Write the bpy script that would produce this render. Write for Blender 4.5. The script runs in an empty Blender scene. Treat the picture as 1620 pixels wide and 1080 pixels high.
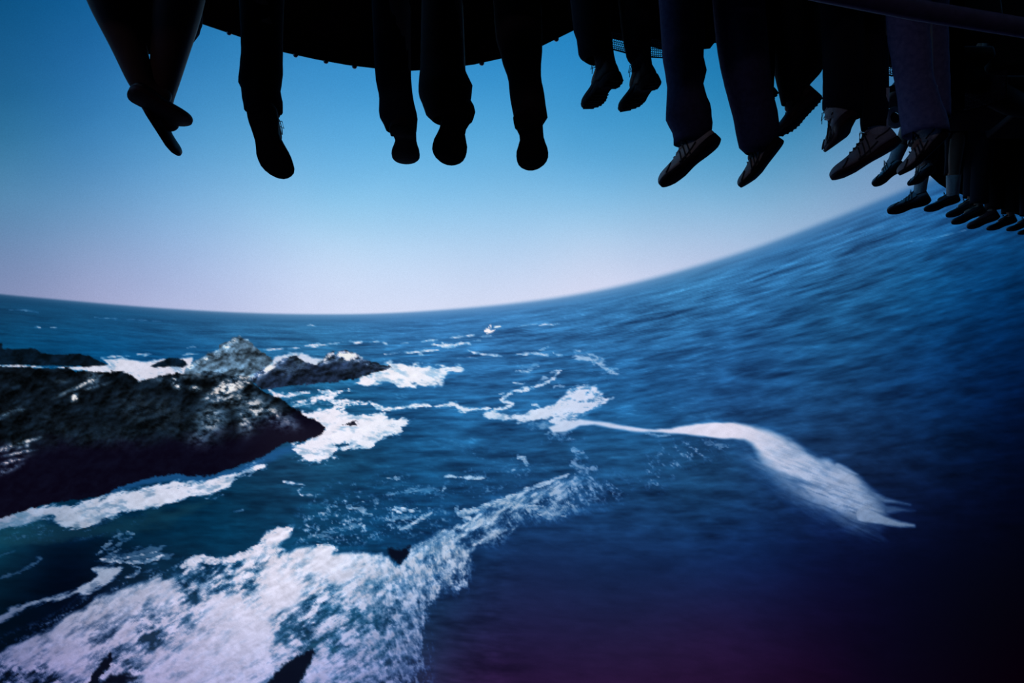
# A suspended flying-theatre ride: riders' legs dangle from a row of hanging seats in front of a huge
# dome screen that shows an aerial film of a rocky coast. Lengths in metres. An added fill lamp helps the screen.
import bpy, math, random
import numpy as np
from mathutils import Vector, Matrix
random.seed(7)
sc = bpy.context.scene
W, Hh, FPX = 1620.0, 1080.0, 1080.0                     # frame, and focal length in pixels (24 mm on 36 mm)
PITCH = math.radians(15)                                # the photographer looks a little upwards
CAM = Vector((0, 0, 6.0))                               # six metres above the theatre floor
cam = bpy.data.cameras.new('camera'); camo = bpy.data.objects.new('camera', cam)
sc.collection.objects.link(camo); sc.camera = camo
cam.sensor_width = 36.0; cam.lens = 24.0; cam.clip_start = .05; cam.clip_end = 100
camo.location = CAM; camo.rotation_euler = (math.pi/2+PITCH, 0, 0)
sc.view_settings.view_transform = 'Standard'; sc.view_settings.look = 'None'
sc.view_settings.exposure = 0.0; sc.view_settings.gamma = 1.0; sc.view_settings.use_curve_mapping = False
wd = bpy.data.worlds.new('dark_theatre'); sc.world = wd; wd.use_nodes = True
wd.node_tree.nodes['Background'].inputs[0].default_value = (.010, .004, .014, 1)     # near-black hall
wd.node_tree.nodes['Background'].inputs[1].default_value = .12
# faint violet fill lamp, added behind the riders to lift their near sides
pl = bpy.data.lights.new('violet_fill', 'POINT'); pl.energy = 85; pl.color = (.85, .74, 1.0); pl.shadow_soft_size = .35
plo = bpy.data.objects.new('violet_fill', pl); sc.collection.objects.link(plo); plo.location = (-3.5, -7.5, 7.5)
# ---------------------------------------------------------------- film picture shown by the dome screen
# (u, v) are film-frame coordinates, 1620 x 1080 for the middle part of the film
F4 = np.float32
def hash2(ix, iy, seed):
    h = (ix.astype(np.int64)*374761393 + iy.astype(np.int64)*668265263 + seed*1442695041) & 0xffffffff
    h = ((h ^ (h >> 13))*1274126177) & 0xffffffff
    return (((h ^ (h >> 16)) & 0xffff).astype(F4))/32767.5 - 1.0
def vnoise(x, y, seed=0):
    fx = np.floor(x); fy = np.floor(y)
    ix = fx.astype(np.int64); iy = fy.astype(np.int64)
    x = (x-fx).astype(F4); y = (y-fy).astype(F4)
    x = x*x*(3-2*x); y = y*y*(3-2*y)
    a = hash2(ix, iy, seed); b = hash2(ix+1, iy, seed); c = hash2(ix, iy+1, seed); d = hash2(ix+1, iy+1, seed)
    return (a*(1-x)+b*x)*(1-y) + (c*(1-x)+d*x)*y
def fbm(x, y, octv=4, seed=0, gain=.55, ridged=False):
    s = 0; amp = 1; tot = 0
    for k in range(octv):
        n = vnoise(x*1.0+17.3*k, y*1.0-9.1*k, seed+k*7)
        if ridged: n = 1-2*np.abs(n)
        s = s+n*amp; tot += amp; amp *= gain
        x, y = (x*1.62+y*1.22), (-x*1.22+y*1.62)      # rotate and about double
    return s/tot
def fbma(x, y, octv=4, seed=0, gain=.55):             # keeps its axes, for stretched streaks
    s = 0; amp = 1; tot = 0
    for k in range(octv):
        s = s+vnoise(x+17.3*k, y-9.1*k, seed+k*7)*amp; tot += amp; amp *= gain; x = x*2.03; y = y*2.03
    return s/tot
def sstep(a, b, x):
    t = np.clip((x-a)/(b-a), 0, 1); return t*t*(3-2*t)
def sd_poly(X, Y, P):
    d = np.full(X.shape, 1e12, F4); ins = np.zeros(X.shape, bool)
    n = len(P)
    for i in range(n):
        ax, ay = P[i]; bx, by = P[(i+1) % n]
        ex, ey = bx-ax, by-ay; L = ex*ex+ey*ey+1e-9
        t = np.clip(((X-ax)*ex+(Y-ay)*ey)/L, 0, 1)
        dx = X-ax-ex*t; dy = Y-ay-ey*t
        d = np.minimum(d, dx*dx+dy*dy)
        if ay != by:
            c = ((Y >= ay) != (Y >= by)) & (X < ax+(Y-ay)*ex/ey)
            ins ^= c
    d = np.sqrt(d)
    return np.where(ins, d, -d)
def sd_line(X, Y, P):                                  # P: (x, y, half width)
    d = np.full(X.shape, -1e6, F4)
    for i in range(len(P)-1):
        ax, ay, aw = P[i]; bx, by, bw = P[i+1]
        ex, ey = bx-ax, by-ay; L = ex*ex+ey*ey+1e-9
        t = np.clip(((X-ax)*ex+(Y-ay)*ey)/L, 0, 1)
        d = np.maximum(d, aw+(bw-aw)*t-np.hypot(X-ax-ex*t, Y-ay-ey*t))
    return d

HOR = [(-900,380),(-300,430),(0,465),(100,474),(200,483),(300,490),(400,495),(500,497),(600,496),(700,490),(800,481),(900,468),
       (1000,448),(1100,421),(1200,390),(1300,352),(1400,312),(1500,270),(1620,215),(2500,-250)]
HX = np.array([p[0] for p in HOR], float); HY = np.array([p[1] for p in HOR], float)
def horizon(X):
    s = 0
    for o in (-45,-30,-15,0,15,30,45): s = s+np.interp(X+o, HX, HY)
    return s/7

SKY = [(0,0,(12,80,128)),(60,100,(28,97,150)),(0,200,(42,104,152)),(140,60,(30,100,158)),(130,220,(58,120,180)),(0,290,(82,132,178)),
       (130,330,(108,150,198)),(0,360,(98,136,182)),(0,395,(118,138,180)),(0,450,(126,142,182)),(60,380,(112,144,188)),(60,450,(134,148,188)),(135,390,(132,156,198)),(135,440,(148,160,200)),(260,200,(70,140,200)),(250,320,(120,165,215)),(260,460,(170,182,220)),
       (330,80,(45,125,182)),(530,125,(62,145,205)),(530,190,(82,158,218)),(530,270,(112,176,230)),(530,340,(150,200,238)),
       (400,410,(185,205,240)),(530,400,(196,214,244)),(530,450,(206,220,244)),(530,484,(205,216,245)),(380,470,(185,198,232)),
       (700,150,(65,150,210)),(700,300,(125,185,235)),(700,400,(190,213,243)),(720,465,(206,218,244)),
       (940,110,(48,138,198)),(940,200,(68,148,206)),(940,270,(98,165,220)),(940,330,(140,190,232)),(940,390,(190,208,238)),(930,430,(204,214,240)),
       (1150,120,(35,125,180)),(1150,230,(70,145,198)),(1150,320,(128,176,220)),(1120,385,(178,195,228)),
       (1250,240,(75,140,190)),(1300,190,(60,125,175)),(1290,300,(125,165,208)),(1250,345,(150,178,215)),(1400,260,(120,150,195)),(1400,300,(120,150,195)),
       (1600,100,(60,105,150)),(1500,230,(90,125,170))]
SEA = [(0,480,(28,84,130)),(0,530,(8,76,122)),(150,500,(30,98,150)),(150,540,(8,80,132)),(300,510,(38,108,165)),(300,550,(14,84,142)),(450,510,(42,115,175)),(450,545,(25,98,160)),
       (600,520,(38,108,172)),(600,620,(16,84,142)),(700,680,(14,80,138)),(800,510,(42,112,178)),(950,500,(38,108,172)),(800,570,(32,102,168)),(1000,600,(18,82,145)),(1100,460,(38,108,168)),
       (1200,430,(34,102,165)),(1350,360,(34,98,160)),(1500,330,(28,90,150)),(1150,530,(22,88,152)),(1300,500,(14,78,135)),(1450,450,(10,72,125)),(1600,420,(4,52,98)),
       (1600,520,(2,36,78)),(1450,580,(6,52,105)),(1300,620,(10,62,118)),(1150,640,(14,66,125)),(1600,640,(2,18,50)),(1500,700,(3,28,66)),(1350,690,(5,42,90)),
       (1600,760,(2,8,30)),(1500,800,(3,12,40)),(1600,900,(3,4,16)),(1550,1000,(4,3,14)),(1450,900,(5,8,30)),(1400,1000,(8,6,28)),(1400,1075,(10,5,24)),(1300,900,(10,16,50)),(1280,1060,(22,8,34)),
       (1000,700,(12,70,125)),(1120,760,(12,58,105)),(900,700,(14,74,130)),(800,720,(12,70,125)),(650,740,(6,62,112)),(1020,830,(16,50,96)),(1150,850,(14,42,88)),(900,860,(18,44,86)),
       (800,900,(20,38,76)),(950,940,(22,34,72)),(1100,930,(20,32,72)),(1200,900,(14,30,72)),(800,1000,(28,28,64)),(1000,1010,(32,26,62)),(1130,1000,(32,22,58)),(1160,1065,(32,17,50)),
       (750,1060,(36,24,60)),(950,1070,(38,22,58)),(900,790,(14,58,108)),(550,720,(6,58,100)),(450,740,(8,52,92)),(500,790,(8,58,98)),(380,790,(4,48,80)),(300,830,(2,42,70)),(200,850,(2,30,52)),
       (100,890,(1,10,28)),(60,860,(4,28,52)),(100,920,(1,8,26)),(350,860,(2,44,74)),(600,830,(10,60,104)),(0,1000,(1,12,26)),(100,960,(1,10,26)),(600,1000,(20,58,86)),(300,1000,(34,62,92)),
       (680,770,(8,62,110)),(20,835,(10,62,86)),(480,620,(14,90,140))]
_FC = {}
def field(X, Y, pts, lam):
    """smooth colour field through scattered points: multiquadric spline, evaluated coarsely and interpolated"""
    key = id(pts) if False else (len(pts), pts[0], pts[-1])
    gx = np.arange(-160, 1800, 20.0); gy = np.arange(-80, 1180, 20.0)
    if key not in _FC:
        P = np.array([(p[0], p[1]) for p in pts], float); C = np.array([p[2] for p in pts], float)/255
        phi = lambda r2: np.sqrt(r2+60.0**2)/100
        D = phi(((P[:, None]-P[None])**2).sum(-1))
        n = len(P); A = np.zeros((n+1, n+1)); A[:n, :n] = D-np.eye(n)*lam; A[:n, n] = 1; A[n, :n] = 1
        W = np.linalg.solve(A, np.vstack([C, np.zeros((1, 3))]))
        G = np.stack(np.meshgrid(gx, gy), -1).reshape(-1, 2)
        R = phi(((G[:, None]-P[None])**2).sum(-1))@W[:n]+W[n]
        _FC[key] = np.clip(R.reshape(len(gy), len(gx), 3), 0, 1).astype(F4)
    T = _FC[key]
    fx = np.clip((X-gx[0])/20, 0, len(gx)-1.001); fy = np.clip((Y-gy[0])/20, 0, len(gy)-1.001)
    ix = fx.astype(int); iy = fy.astype(int); fx = (fx-ix)[..., None].astype(F4); fy = (fy-iy)[..., None].astype(F4)
    fx = fx*fx*(3-2*fx)*.3+fx*.7
    return (T[iy, ix]*(1-fx)+T[iy, ix+1]*fx)*(1-fy)+(T[iy+1, ix]*(1-fx)+T[iy+1, ix+1]*fx)*fy

# rocks: outlines in film-frame coordinates
ROCKS = {
 'far_rock': [(-200,538),(3,543),(4,551),(30,552),(56,551),(64,558),(90,561),(122,559),(139,562),(148,567),(155,570),(169,577),(140,580),(111,579),(60,578),(0,577),(-200,575)],
 'small_rock': [(236,580),(243,576),(250,572),(258,570),(267,566),(280,567),(289,568),(294,572),(297,577),(289,580),(270,580),(250,581)],
 'peak_rock': [(289,600),(294,582),(306,573),(317,566),(328,560),(344,553),(347,545),(358,540),(368,535),(378,531),(392,537),(405,549),(419,560),(432,570),(430,580),(417,590),(400,602),(360,612),(310,610)],
 'ridge_rock': [(396,600),(400,592),(411,586),(430,577),(440,570),(453,565),(469,563),(483,572),(500,577),(511,569),(518,561),(526,555),(532,559),(546,553),(561,559),(566,560),(578,569),(594,573),(603,576),(619,580),(611,584),(592,590),(567,597),(545,602),(522,605),(489,607),(470,609),(455,609),(433,615),(414,615)],
 'main_rock': [(-300,570),(0,580),(33,581),(70,583),(108,582),(125,588),(133,586),(156,588),(172,588),(192,586),(204,590),(211,596),(222,604),(239,598),(250,596),(261,593),(278,589),(292,591),(310,590),(330,587),(350,590),(369,594),(392,594),(400,606),(414,617),(430,624),(442,630),(452,634),(461,644),(472,648),(483,658),(495,662),(506,668),(514,677),(506,688),(483,697),(464,699),(447,702),(431,711),(420,720),(406,726),(378,737),(350,745),(333,753),(300,753),(273,749),(233,757),(187,771),(167,783),(83,796),(33,808),(0,819),(-300,880)],
}
# foam: (polygon, edge noise amplitude px, softness px, noise scale px, streak angle deg, stretch, density)
FO = [
 ([(-200,577),(0,577),(60,579),(110,578),(133,578),(169,576),(160,569),(155,565),(178,567),(210,569),(239,568),(275,566),(305,566),(300,580),(294,592),(261,600),(239,606),(222,610),(200,600),(150,594),(133,587),(90,583),(0,580),(-200,580)], 3,1.5,14,5,2.5,1.0),
 ([(428,574),(440,562),(460,559),(478,559),(505,563),(519,566),(520,580),(480,585),(440,580)], 3,2,12,0,2,.9),
 ([(585,578),(600,571),(617,567),(642,573),(665,574),(683,576),(704,578),(724,581),(731,584),(716,592),(706,602),(690,607),(669,610),(648,611),(628,612),(600,611),(580,608),(568,601),(567,597),(589,590)], 7,2.5,16,3,2.5,1.0),
 ([(474,653),(495,651),(517,647),(544,647),(560,651),(572,655),(585,652),(600,649),(628,652),(651,662),(648,670),(640,677),(622,691),(610,696),(594,702),(580,704),(561,705),(545,709),(536,714),(528,722),(517,727),(500,729),(483,726),(475,720),(461,716),(458,708),(469,704),(483,697),(500,688),(506,675)], 9,2.5,14,-10,2,1.0),
 ([(905,561),(917,557),(936,560),(947,568),(955,573),(967,577),(986,589),(972,591),(955,589),(946,585),(940,577),(925,571),(912,568)], 8,3,12,5,2.5,.75),
 ([(764,657),(770,650),(785,652),(795,656),(806,658),(822,654),(839,648),(860,643),(878,638),(884,628),(889,622),(900,616),(911,613),(920,607),(930,606),(944,608),(950,614),(953,619),(957,627),(971,630),(958,637),(945,643),(937,647),(925,656),(906,668),(890,675),(878,676),(870,668),(872,660),(858,662),(840,665),(822,667),(800,666),(785,664),(772,664)], 4.5,2,12,-15,2.5,1.0),
 ([(842,668),(872,656),(905,650),(925,655),(915,668),(890,680),(855,684)], 12,7,9,-15,2,.55),
 # wake
 ([(868,676),(890,669),(917,662),(940,665),(964,668),(985,673),(1006,676),(1035,678),(1061,677),(1085,673),(1106,671),(1135,668),(1161,667),(1192,674),(1222,683),(1245,694),(1267,706),(1292,722),(1310,728),(1317,734),(1335,743),(1353,750),(1362,763),(1372,778),(1382,785),(1392,795),(1400,806),(1394,822),(1385,830),(1350,834),(1315,822),(1290,808),(1265,793),(1245,776),(1228,760),(1212,742),(1200,727),(1194,714),(1188,704),(1177,697),(1160,694),(1140,693),(1106,690),(1085,687),(1061,686),(1030,684),(1006,682),(985,679),(964,677),(940,672),(917,674),(895,682),(875,684)], 5,4,22,27,3.5,1.0),
 ([(903,711),(912,711),(918,722),(928,722),(916,732),(925,738),(941,742),(930,746),(912,742),(900,732),(906,722)], 7,3,8,10,1.5,.7),
 # surf strip below the main rock
 ([(-200,880),(0,817),(33,806),(83,797),(115,795),(150,790),(187,783),(205,776),(227,770),(260,766),(300,763),(333,757),(363,750),(390,743),(417,738),(404,746),(388,758),(370,768),(353,783),(335,792),(327,793),(305,793),(283,797),(245,801),(213,807),(195,814),(187,820),(155,826),(127,833),(95,827),(67,822),(40,828),(17,834),(0,842),(-200,905)], 8,2.5,18,-16,3,1.0),
 # left swirl
 ([(143,899),(158,893),(177,893),(193,893),(196,902),(189,913),(178,920),(167,926),(148,933),(127,940),(98,949),(67,954),(45,960),(25,969),(5,982),(-150,1050),(-150,1030),(0,972),(22,960),(50,950),(85,944),(110,936),(130,925),(150,912),(145,907)], 5,2.5,13,-18,3,.95),
 ([(158,882),(170,875),(187,874),(207,872),(222,868),(240,864),(252,866),(266,876),(255,883),(237,888),(220,894),(205,890),(185,888),(165,888)], 9,4,7,-15,3,.40),
]
BIG = [(-300,1130),(-60,1060),(0,1032),(40,1012),(83,992),(110,972),(133,962),(150,945),(170,937),(193,930),(220,922),(247,913),(266,917),(278,909),(287,903),(290,893),(300,884),(320,879),(335,881),(353,884),(375,878),(393,874),(405,867),(413,861),(418,850),(423,841),(433,837),(443,835),(465,833),(462,840),(458,850),(447,856),(440,864),(460,868),(480,864),(500,862),(533,865),(527,877),(545,876),(567,873),(590,875),(612,878),(620,889),(632,895),(642,884),(647,866),(662,858),(677,850),(692,840),(707,832),(720,822),(735,815),(750,807),(780,793),(800,786),(822,779),(850,768),(877,757),(900,750),(915,752),(918,760),(900,775),(893,790),(897,800),(880,818),(850,814),(835,808),(825,818),(810,842),(790,850),(775,856),(752,864),(743,885),(738,905),(735,925),(722,932),(697,928),(690,945),(676,960),(672,985),(672,1010),(664,1035),(657,1060),(645,1100),(640,1200),(-300,1250)]
# opacity of the big sheet of foam: (x, y, opacity, radius)
BIGD = [(40,1045,.88),(100,1040,.9),(200,1000,.88),(150,960,.8),(190,945,.85),(260,930,.9),(330,900,.5),(320,918,.36),(300,922,.42),(350,912,.42),(380,897,.42),(400,890,.5),(425,878,.6),(265,915,.7),(440,845,1.1),(425,850,1.1),(400,870,1.1),(445,866,.45),(350,960,.95),
        (430,900,.95),(480,880,.85),(510,885,1),(450,940,1.05),(400,1000,1),(330,1040,.92),(250,1060,.85),(540,910,.92),(600,900,.75),(560,940,.66),(600,950,.56),(560,975,.45),(610,985,.45),(700,950,.5),(690,985,.4),(620,1015,.45),(500,960,.5),(520,940,.55),
        (460,990,.55),(480,1010,.4),(540,1000,.45),(500,1060,.75),(560,1060,.6),(600,1040,.5),(640,980,.52),(640,1050,.38),(650,930,.68),(690,900,.56),(720,920,.5),(660,890,.66),(700,860,.66),(740,850,.38),(760,845,.40),(735,870,.5),
        (770,850,.36),(735,815,.5),(760,825,.38),(800,820,.30),(830,785,.34),(870,765,.34),(890,765,.32),(850,800,.22),(880,800,.45),(810,790,.4),(860,790,.25),(780,800,.5),(232,1000,.35),(190,1010,.6),(20,1065,.5),(200,1075,.5),(60,1075,.3),(360,908,.4)]
HOLES = [([(139,1084),(146,1068),(158,1052),(175,1031),(178,1040),(172,1056),(160,1068),(153,1084)],2),([(424,1084),(436,1065),(450,1050),(470,1038),(492,1027),(497,1033),(488,1052),(474,1084)],3),
         ([(612,864),(622,868),(636,869),(648,864),(645,875),(637,886),(631,893),(622,885),(616,876)],3),([(156,1084),(175,1068),(205,1066),(216,1072),(190,1084)],5)]
ROUGH = [([(542,672),(550,668),(556,666),(562,668),(568,670),(562,672),(550,673)],1)]
LI = [ # foam lines (x, y, half width), roughness, density
 ([(425,617,1),(436,624,4),(450,626,3),(470,623,3),(489,621,1)],3,.95),
 ([(461,636,1),(485,634,2.5),(505,630,3.5),(522,622,3),(535,619,2),(552,615,1)],4,.9),
 ([(461,641,1),(480,640,3),(497,636,2)],4,.7),
 ([(505,618,2),(520,621,5),(530,625,3)],4,.8),
 ([(505,630,3),(525,633,5),(544,636,3.5),(565,636,3),(586,636,1.5)],4,.95),
 ([(520,645,1),(545,641,2),(565,640,1)],3,.7),
 ([(588,638,2),(598,643,4),(608,647,3.5),(625,646,2),(642,644,2),(656,641,3),(664,640,3.5),(675,641,2.5),(684,643,1),(700,641,1.5),(712,639,2.5),(722,640,3),(730,647,5),(740,648,3),(756,647,1.5),(775,646,1.5),(797,647,2.5),(805,642,4),(811,639,3),(803,636,3),(792,633,2)],2.5,1),
 ([(791,632,1.5),(800,627,2.5),(808,621,2.5),(800,621,1),(790,623,1)],2.5,.95),
 ([(808,617,1),(818,618,2.5),(828,617,3),(840,614,2),(856,609,2),(866,604,2.5),(875,599,2),(884,588,1.5)],2.5,.95),
 ([(852,603,1),(860,598,3),(868,598,1)],3,.5),([(870,590,1),(880,586,2.5),(888,586,1)],3,.7),
 ([(811,605,.5),(820,606,1.8),(830,606,.5)],2,.8),
 ([(815,586,.5),(833,587,1.5),(845,582,1.5),(852,580,.5)],4,.6),([(820,580,.5),(838,582,3),(850,573,2)],6,.3),
 ([(817,560,.7),(830,560,1.6),(847,558,1.6),(858,561,2),(867,562,1)],2,.85),([(851,554,.5),(860,551,1.5),(868,548,.5)],3,.6),([(875,558,1),(883,561,2.5),(892,562,.5)],4,.6),
 ([(740,554,.4),(752,559,1.2),(764,560,2),(780,562,2),(794,563,.6)],2,.85),
 ([(712,535,.4),(725,533,1.4),(738,531,1.4),(750,530,.4)],1.5,.8),([(700,543,1),(708,547,2.5),(717,546,2),(730,543,1.5),(740,542,1.5),(746,546,.6)],2.5,.85),
 ([(756,533,.4),(766,532,1.3),(777,531,.5)],1.5,.8),([(748,539,.3),(760,538,1)],1.5,.6),
 ([(852,515,.4),(862,513,1.8),(872,513,1.6),(885,512,.4)],2,.8),([(815,517,.3),(835,514,.9),(850,512,.3)],1,.6),
 ([(417,553,.5),(430,552,1.7),(448,552,.6)],1.5,.9),([(456,551,.4),(468,550,1.4),(474,550,.4)],1,.8),
 ([(478,548,.5),(490,546,2.2),(505,546,2),(520,544,1.3),(542,541,.6)],2,.95),([(552,540,.5),(565,542,1.8),(572,541,1.4)],2,.85),([(585,541,.5),(598,540,1.3),(612,543,1)],2,.8),
 ([(608,560,.4),(622,559,1.4),(632,557,.6)],1.5,.85),([(636,558,.5),(652,557,1.2),(675,555,1.5),(694,553,.6)],1.5,.85),([(655,556,1),(665,560,2),(672,562,.5)],3,.5),
 ([(666,541,.4),(680,538,1),(692,538,.4)],1.5,.7),([(683,545,.4),(700,546,2),(708,548,2.5),(716,546,2)],3,.7),([(712,535,.4),(735,532,1.1),(750,530,.4)],1,.8),
 ([(724,566,.3),(745,565,.7),(755,566,.3)],1,.5),([(485,515,.4),(491,514,1),(499,516,.3)],1,.8),([(634,543,.3),(645,542,1)],1,.6),
 ([(15,490,.3),(40,491,.9),(60,494,.3)],1.5,.35),([(54,517,.4),(59,517,1.1),(64,518,.4)],.8,.7),([(80,518,.4),(86,518,1.1),(90,518,.4)],.8,.7),
 ([(150,502,.3),(200,505,.8),(270,509,.3)],1.5,.3),([(160,566,.5),(180,564,1),(206,563,.4)],1.5,.8),([(217,560,.5),(228,561,1.8),(240,560,.5)],1.5,.8),([(288,562,.5),(300,560,1.3),(315,559,.5)],2,.6),([(296,550,.4),(305,548,.9),(310,549,.3)],1,.6),
 ([(842,640,.5),(847,640,2.5),(852,643,1)],3,.7),([(876,611,1),(885,609,3),(892,610,1)],4,.5),
 ([(820,722,1),(827,724,4),(832,730,3),(833,735,1)],4,.7),([(796,750,.5),(805,746,1.5),(815,742,.5)],4,.5),
 ([(725,754,1),(740,756,2.8),(755,756,2.5),(767,755,1)],3,.9),([(703,754,.7),(712,753,2),(721,755,1)],2.5,.8),([(742,745,.5),(752,745,1)],2,.6),
 ([(700,776,1),(703,772,3),(706,770,.5)],2.5,.7),([(610,757,.5),(625,757,2),(637,755,1)],5,.6),
 ([(449,762,1),(462,764,2),(478,766,1.5),(484,768,.8)],1.5,.75),([(480,769,.6),(471,776,1.2),(476,783,1.2),(495,783,1.4),(507,781,.8)],2,.7),([(500,783,.5),(497,792,1)],2,.5),
 ([(370,809,.6),(378,808,1.5),(385,806,.4)],1,.8),
 ([(-60,940,1),(0,914,1.5),(30,905,2),(52,893,2.5),(68,883,1.5),(55,881,.6)],2.5,.45),([(-40,880,.6),(0,878,1.5),(24,872,1)],3,.35),
 ([(152,878,.8),(162,868,1.5),(172,858,2.5),(185,846,1.5),(200,842,2),(212,844,1)],5,.5),([(168,872,1),(190,858,5),(208,850,2)],6,.35),
 ([(633,838,1),(650,830,2.5),(662,823,3),(674,815,3),(684,810,1)],3,.8),([(618,808,1),(628,806,4),(648,806,3),(665,808,1)],6,.7),([(600,820,1),(620,821,3),(650,816,1)],7,.5),
 ([(483,853,1),(510,848,2.5),(540,838,3),(567,828,2)],9,.35),([(550,800,1),(570,806,5),(585,815,3)],9,.5),([(607,783,1),(640,778,3),(690,772,1)],9,.35),([(655,772,1),(675,775,3),(700,785,2)],8,.3),
 ([(727,808,2),(742,808,5),(752,806,4),(765,800,3),(800,788,3.5),(830,777,3.5),(860,765,3),(880,757,2.5),(900,750,1)],3,.95),
 ([(288,896,3),(297,889,6),(320,884,7),(340,887,5),(360,885,5),(393,876,6),(412,864,7),(424,850,7),(440,841,7),(455,838,5),(464,834,1)],3,1.05),
 ([(500,868,4),(520,866,6),(533,868,3)],4,1.0),
 ([(165,868,.8),(178,880,1.5),(200,882,1.5),(225,878,1.5),(250,872,1)],3,.7),([(160,884,1),(185,888,2.5),(215,890,2),(245,884,3),(262,876,1.5)],3,.85),([(205,862,.6),(190,868,1.2),(172,876,1)],3,.5),([(205,893,1),(222,898,2),(214,910,2),(200,914,1)],4,.6),
 ([(725,800,1),(722,810,3),(735,818,5),(750,822,2)],4,.8),([(835,797,2),(850,806,5),(868,813,7),(885,812,5),(895,818,1)],6,.75),([(930,792,1),(942,788,3),(955,790,1)],5,.45),
 ([(1020,682,.5),(1040,690,2.5),(1060,687,1)],4,.4),([(1105,691,1),(1125,702,4),(1150,706,1)],5,.35),
 ([(1440,382,.3),(1480,376,.9),(1523,365,.9),(1530,363,.3)],.8,.4),([(1350,370,.3),(1400,357,.8),(1440,350,.3)],1.5,.2),
]
# zones of thin mottled foam: polygon, softness, density, scale, angle, stretch
ZO = [
 ([(480,805),(560,780),(640,800),(690,800),(720,815),(690,835),(640,850),(560,860),(470,860),(465,845)],16,.34,6,15,1.3),
 ([(740,830),(800,790),(860,770),(930,752),(960,770),(930,805),(880,822),(820,825),(790,860),(740,860)],14,.5,6,55,2.6),
 ([(740,700),(820,720),(850,740),(820,770),(760,790),(700,800),(690,780),(720,760)],20,.12,6,10,1.6),
 ([(910,735),(960,740),(1000,770),(980,800),(940,800),(900,770)],16,.30,6,30,2.5),
 ([(1010,760),(1030,720),(1050,695),(1110,690),(1160,705),(1130,725),(1080,740),(1040,775)],18,.26,6,35,2.2),
 ([(690,765),(760,750),(830,735),(860,745),(800,775),(730,800)],14,.2,6,-10,2),
 ([(500,770),(620,745),(700,765),(680,795),(560,800)],14,.14,6,5,2),
 ([(640,885),(740,855),(745,905),(735,935),(695,940),(680,960),(680,1090),(560,1090),(600,1000)],14,.35,7,80,2.2),
 ([(0,838),(60,828),(130,834),(190,826),(225,815),(200,840),(130,850),(60,850),(0,860)],12,.22,10,-14,3.5),
 ([(0,1010),(60,985),(110,960),(170,915),(260,895),(300,880),(270,915),(190,935),(120,975),(40,1015),(0,1030)],9,.28,10,-28,3),
 ([(430,620),(520,610),(600,610),(640,640),(580,660),(480,655)],12,.14,9,0,3),
 ([(840,672),(900,660),(960,680),(900,700),(830,700)],12,.28,9,-5,2.5),
 ([(810,575),(850,570),(870,600),(820,605)],10,.15,7,0,2.5),
 ([(930,555),(985,585),(960,610),(930,590)],9,.12,7,0,2.5),
 ([(210,985),(250,975),(240,1010),(170,1020),(150,1005)],8,.0,8,-30,2),
]
LIT = [ # sunlit and paler patches of the rocks: x, y, rx, ry, angle, strength
 (362,545,26,5,-28,.85),(350,558,18,6,-30,.55),(325,568,22,5,-30,.75),(303,578,14,5,-35,.8),(380,560,36,22,15,.36),(360,585,60,9,0,.33),(330,592,36,5,0,.5),
 (385,533,14,4,15,.7),
 (420,586,26,5,-30,1.0),(440,573,16,5,-30,.8),(455,567,16,4,0,.55),(475,575,16,10,15,.35),(450,585,25,12,0,.3),(548,563,36,8,4,1.1),(525,561,16,7,-35,1.0),(515,570,12,6,-20,.9),(575,572,22,4,22,.75),(605,580,14,3,12,.35),(560,585,40,9,-5,.1),
 (360,613,34,13,-35,1.1),(340,622,20,7,-30,.95),(385,604,24,10,-20,1.0),(372,625,30,12,10,.6),(400,645,30,20,25,.75),(430,655,28,14,35,.7),(390,662,13,22,5,.8),(455,665,20,9,35,.5),(362,630,14,9,0,.7),(350,600,20,4,0,.3),
 (277,603,10,6,70,1.1),(283,612,5,4,0,1.1),(308,614,9,4,5,1.1),(300,595,30,4,0,.5),(252,600,18,5,0,.35),
 (146,598,11,9,70,.75),(135,606,26,3,-28,.75),(118,629,5,7,25,1.1),(110,618,22,3,-25,.5),(150,612,20,2.5,-15,.5),(98,603,10,3,0,.3),(182,586,14,2,0,.3),
 (335,664,26,22,-25,.62),(318,690,20,12,-25,.45),(250,655,48,26,10,.17),(190,690,40,20,0,.09),(225,645,40,20,10,.17),(110,690,50,20,0,.08),(320,690,25,18,0,.22),(80,660,30,12,0,.06),
 (32,648,7,3,10,.5),(10,655,18,4,-28,.6),(45,697,20,3,-16,.8),(12,708,18,5,-22,.7),(30,716,26,2.6,-12,.7),(18,730,24,4,-18,.85),(6,745,30,5,-20,.55),(28,706,7,5,0,.55),(42,703,6,4,60,.6),
]
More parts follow.
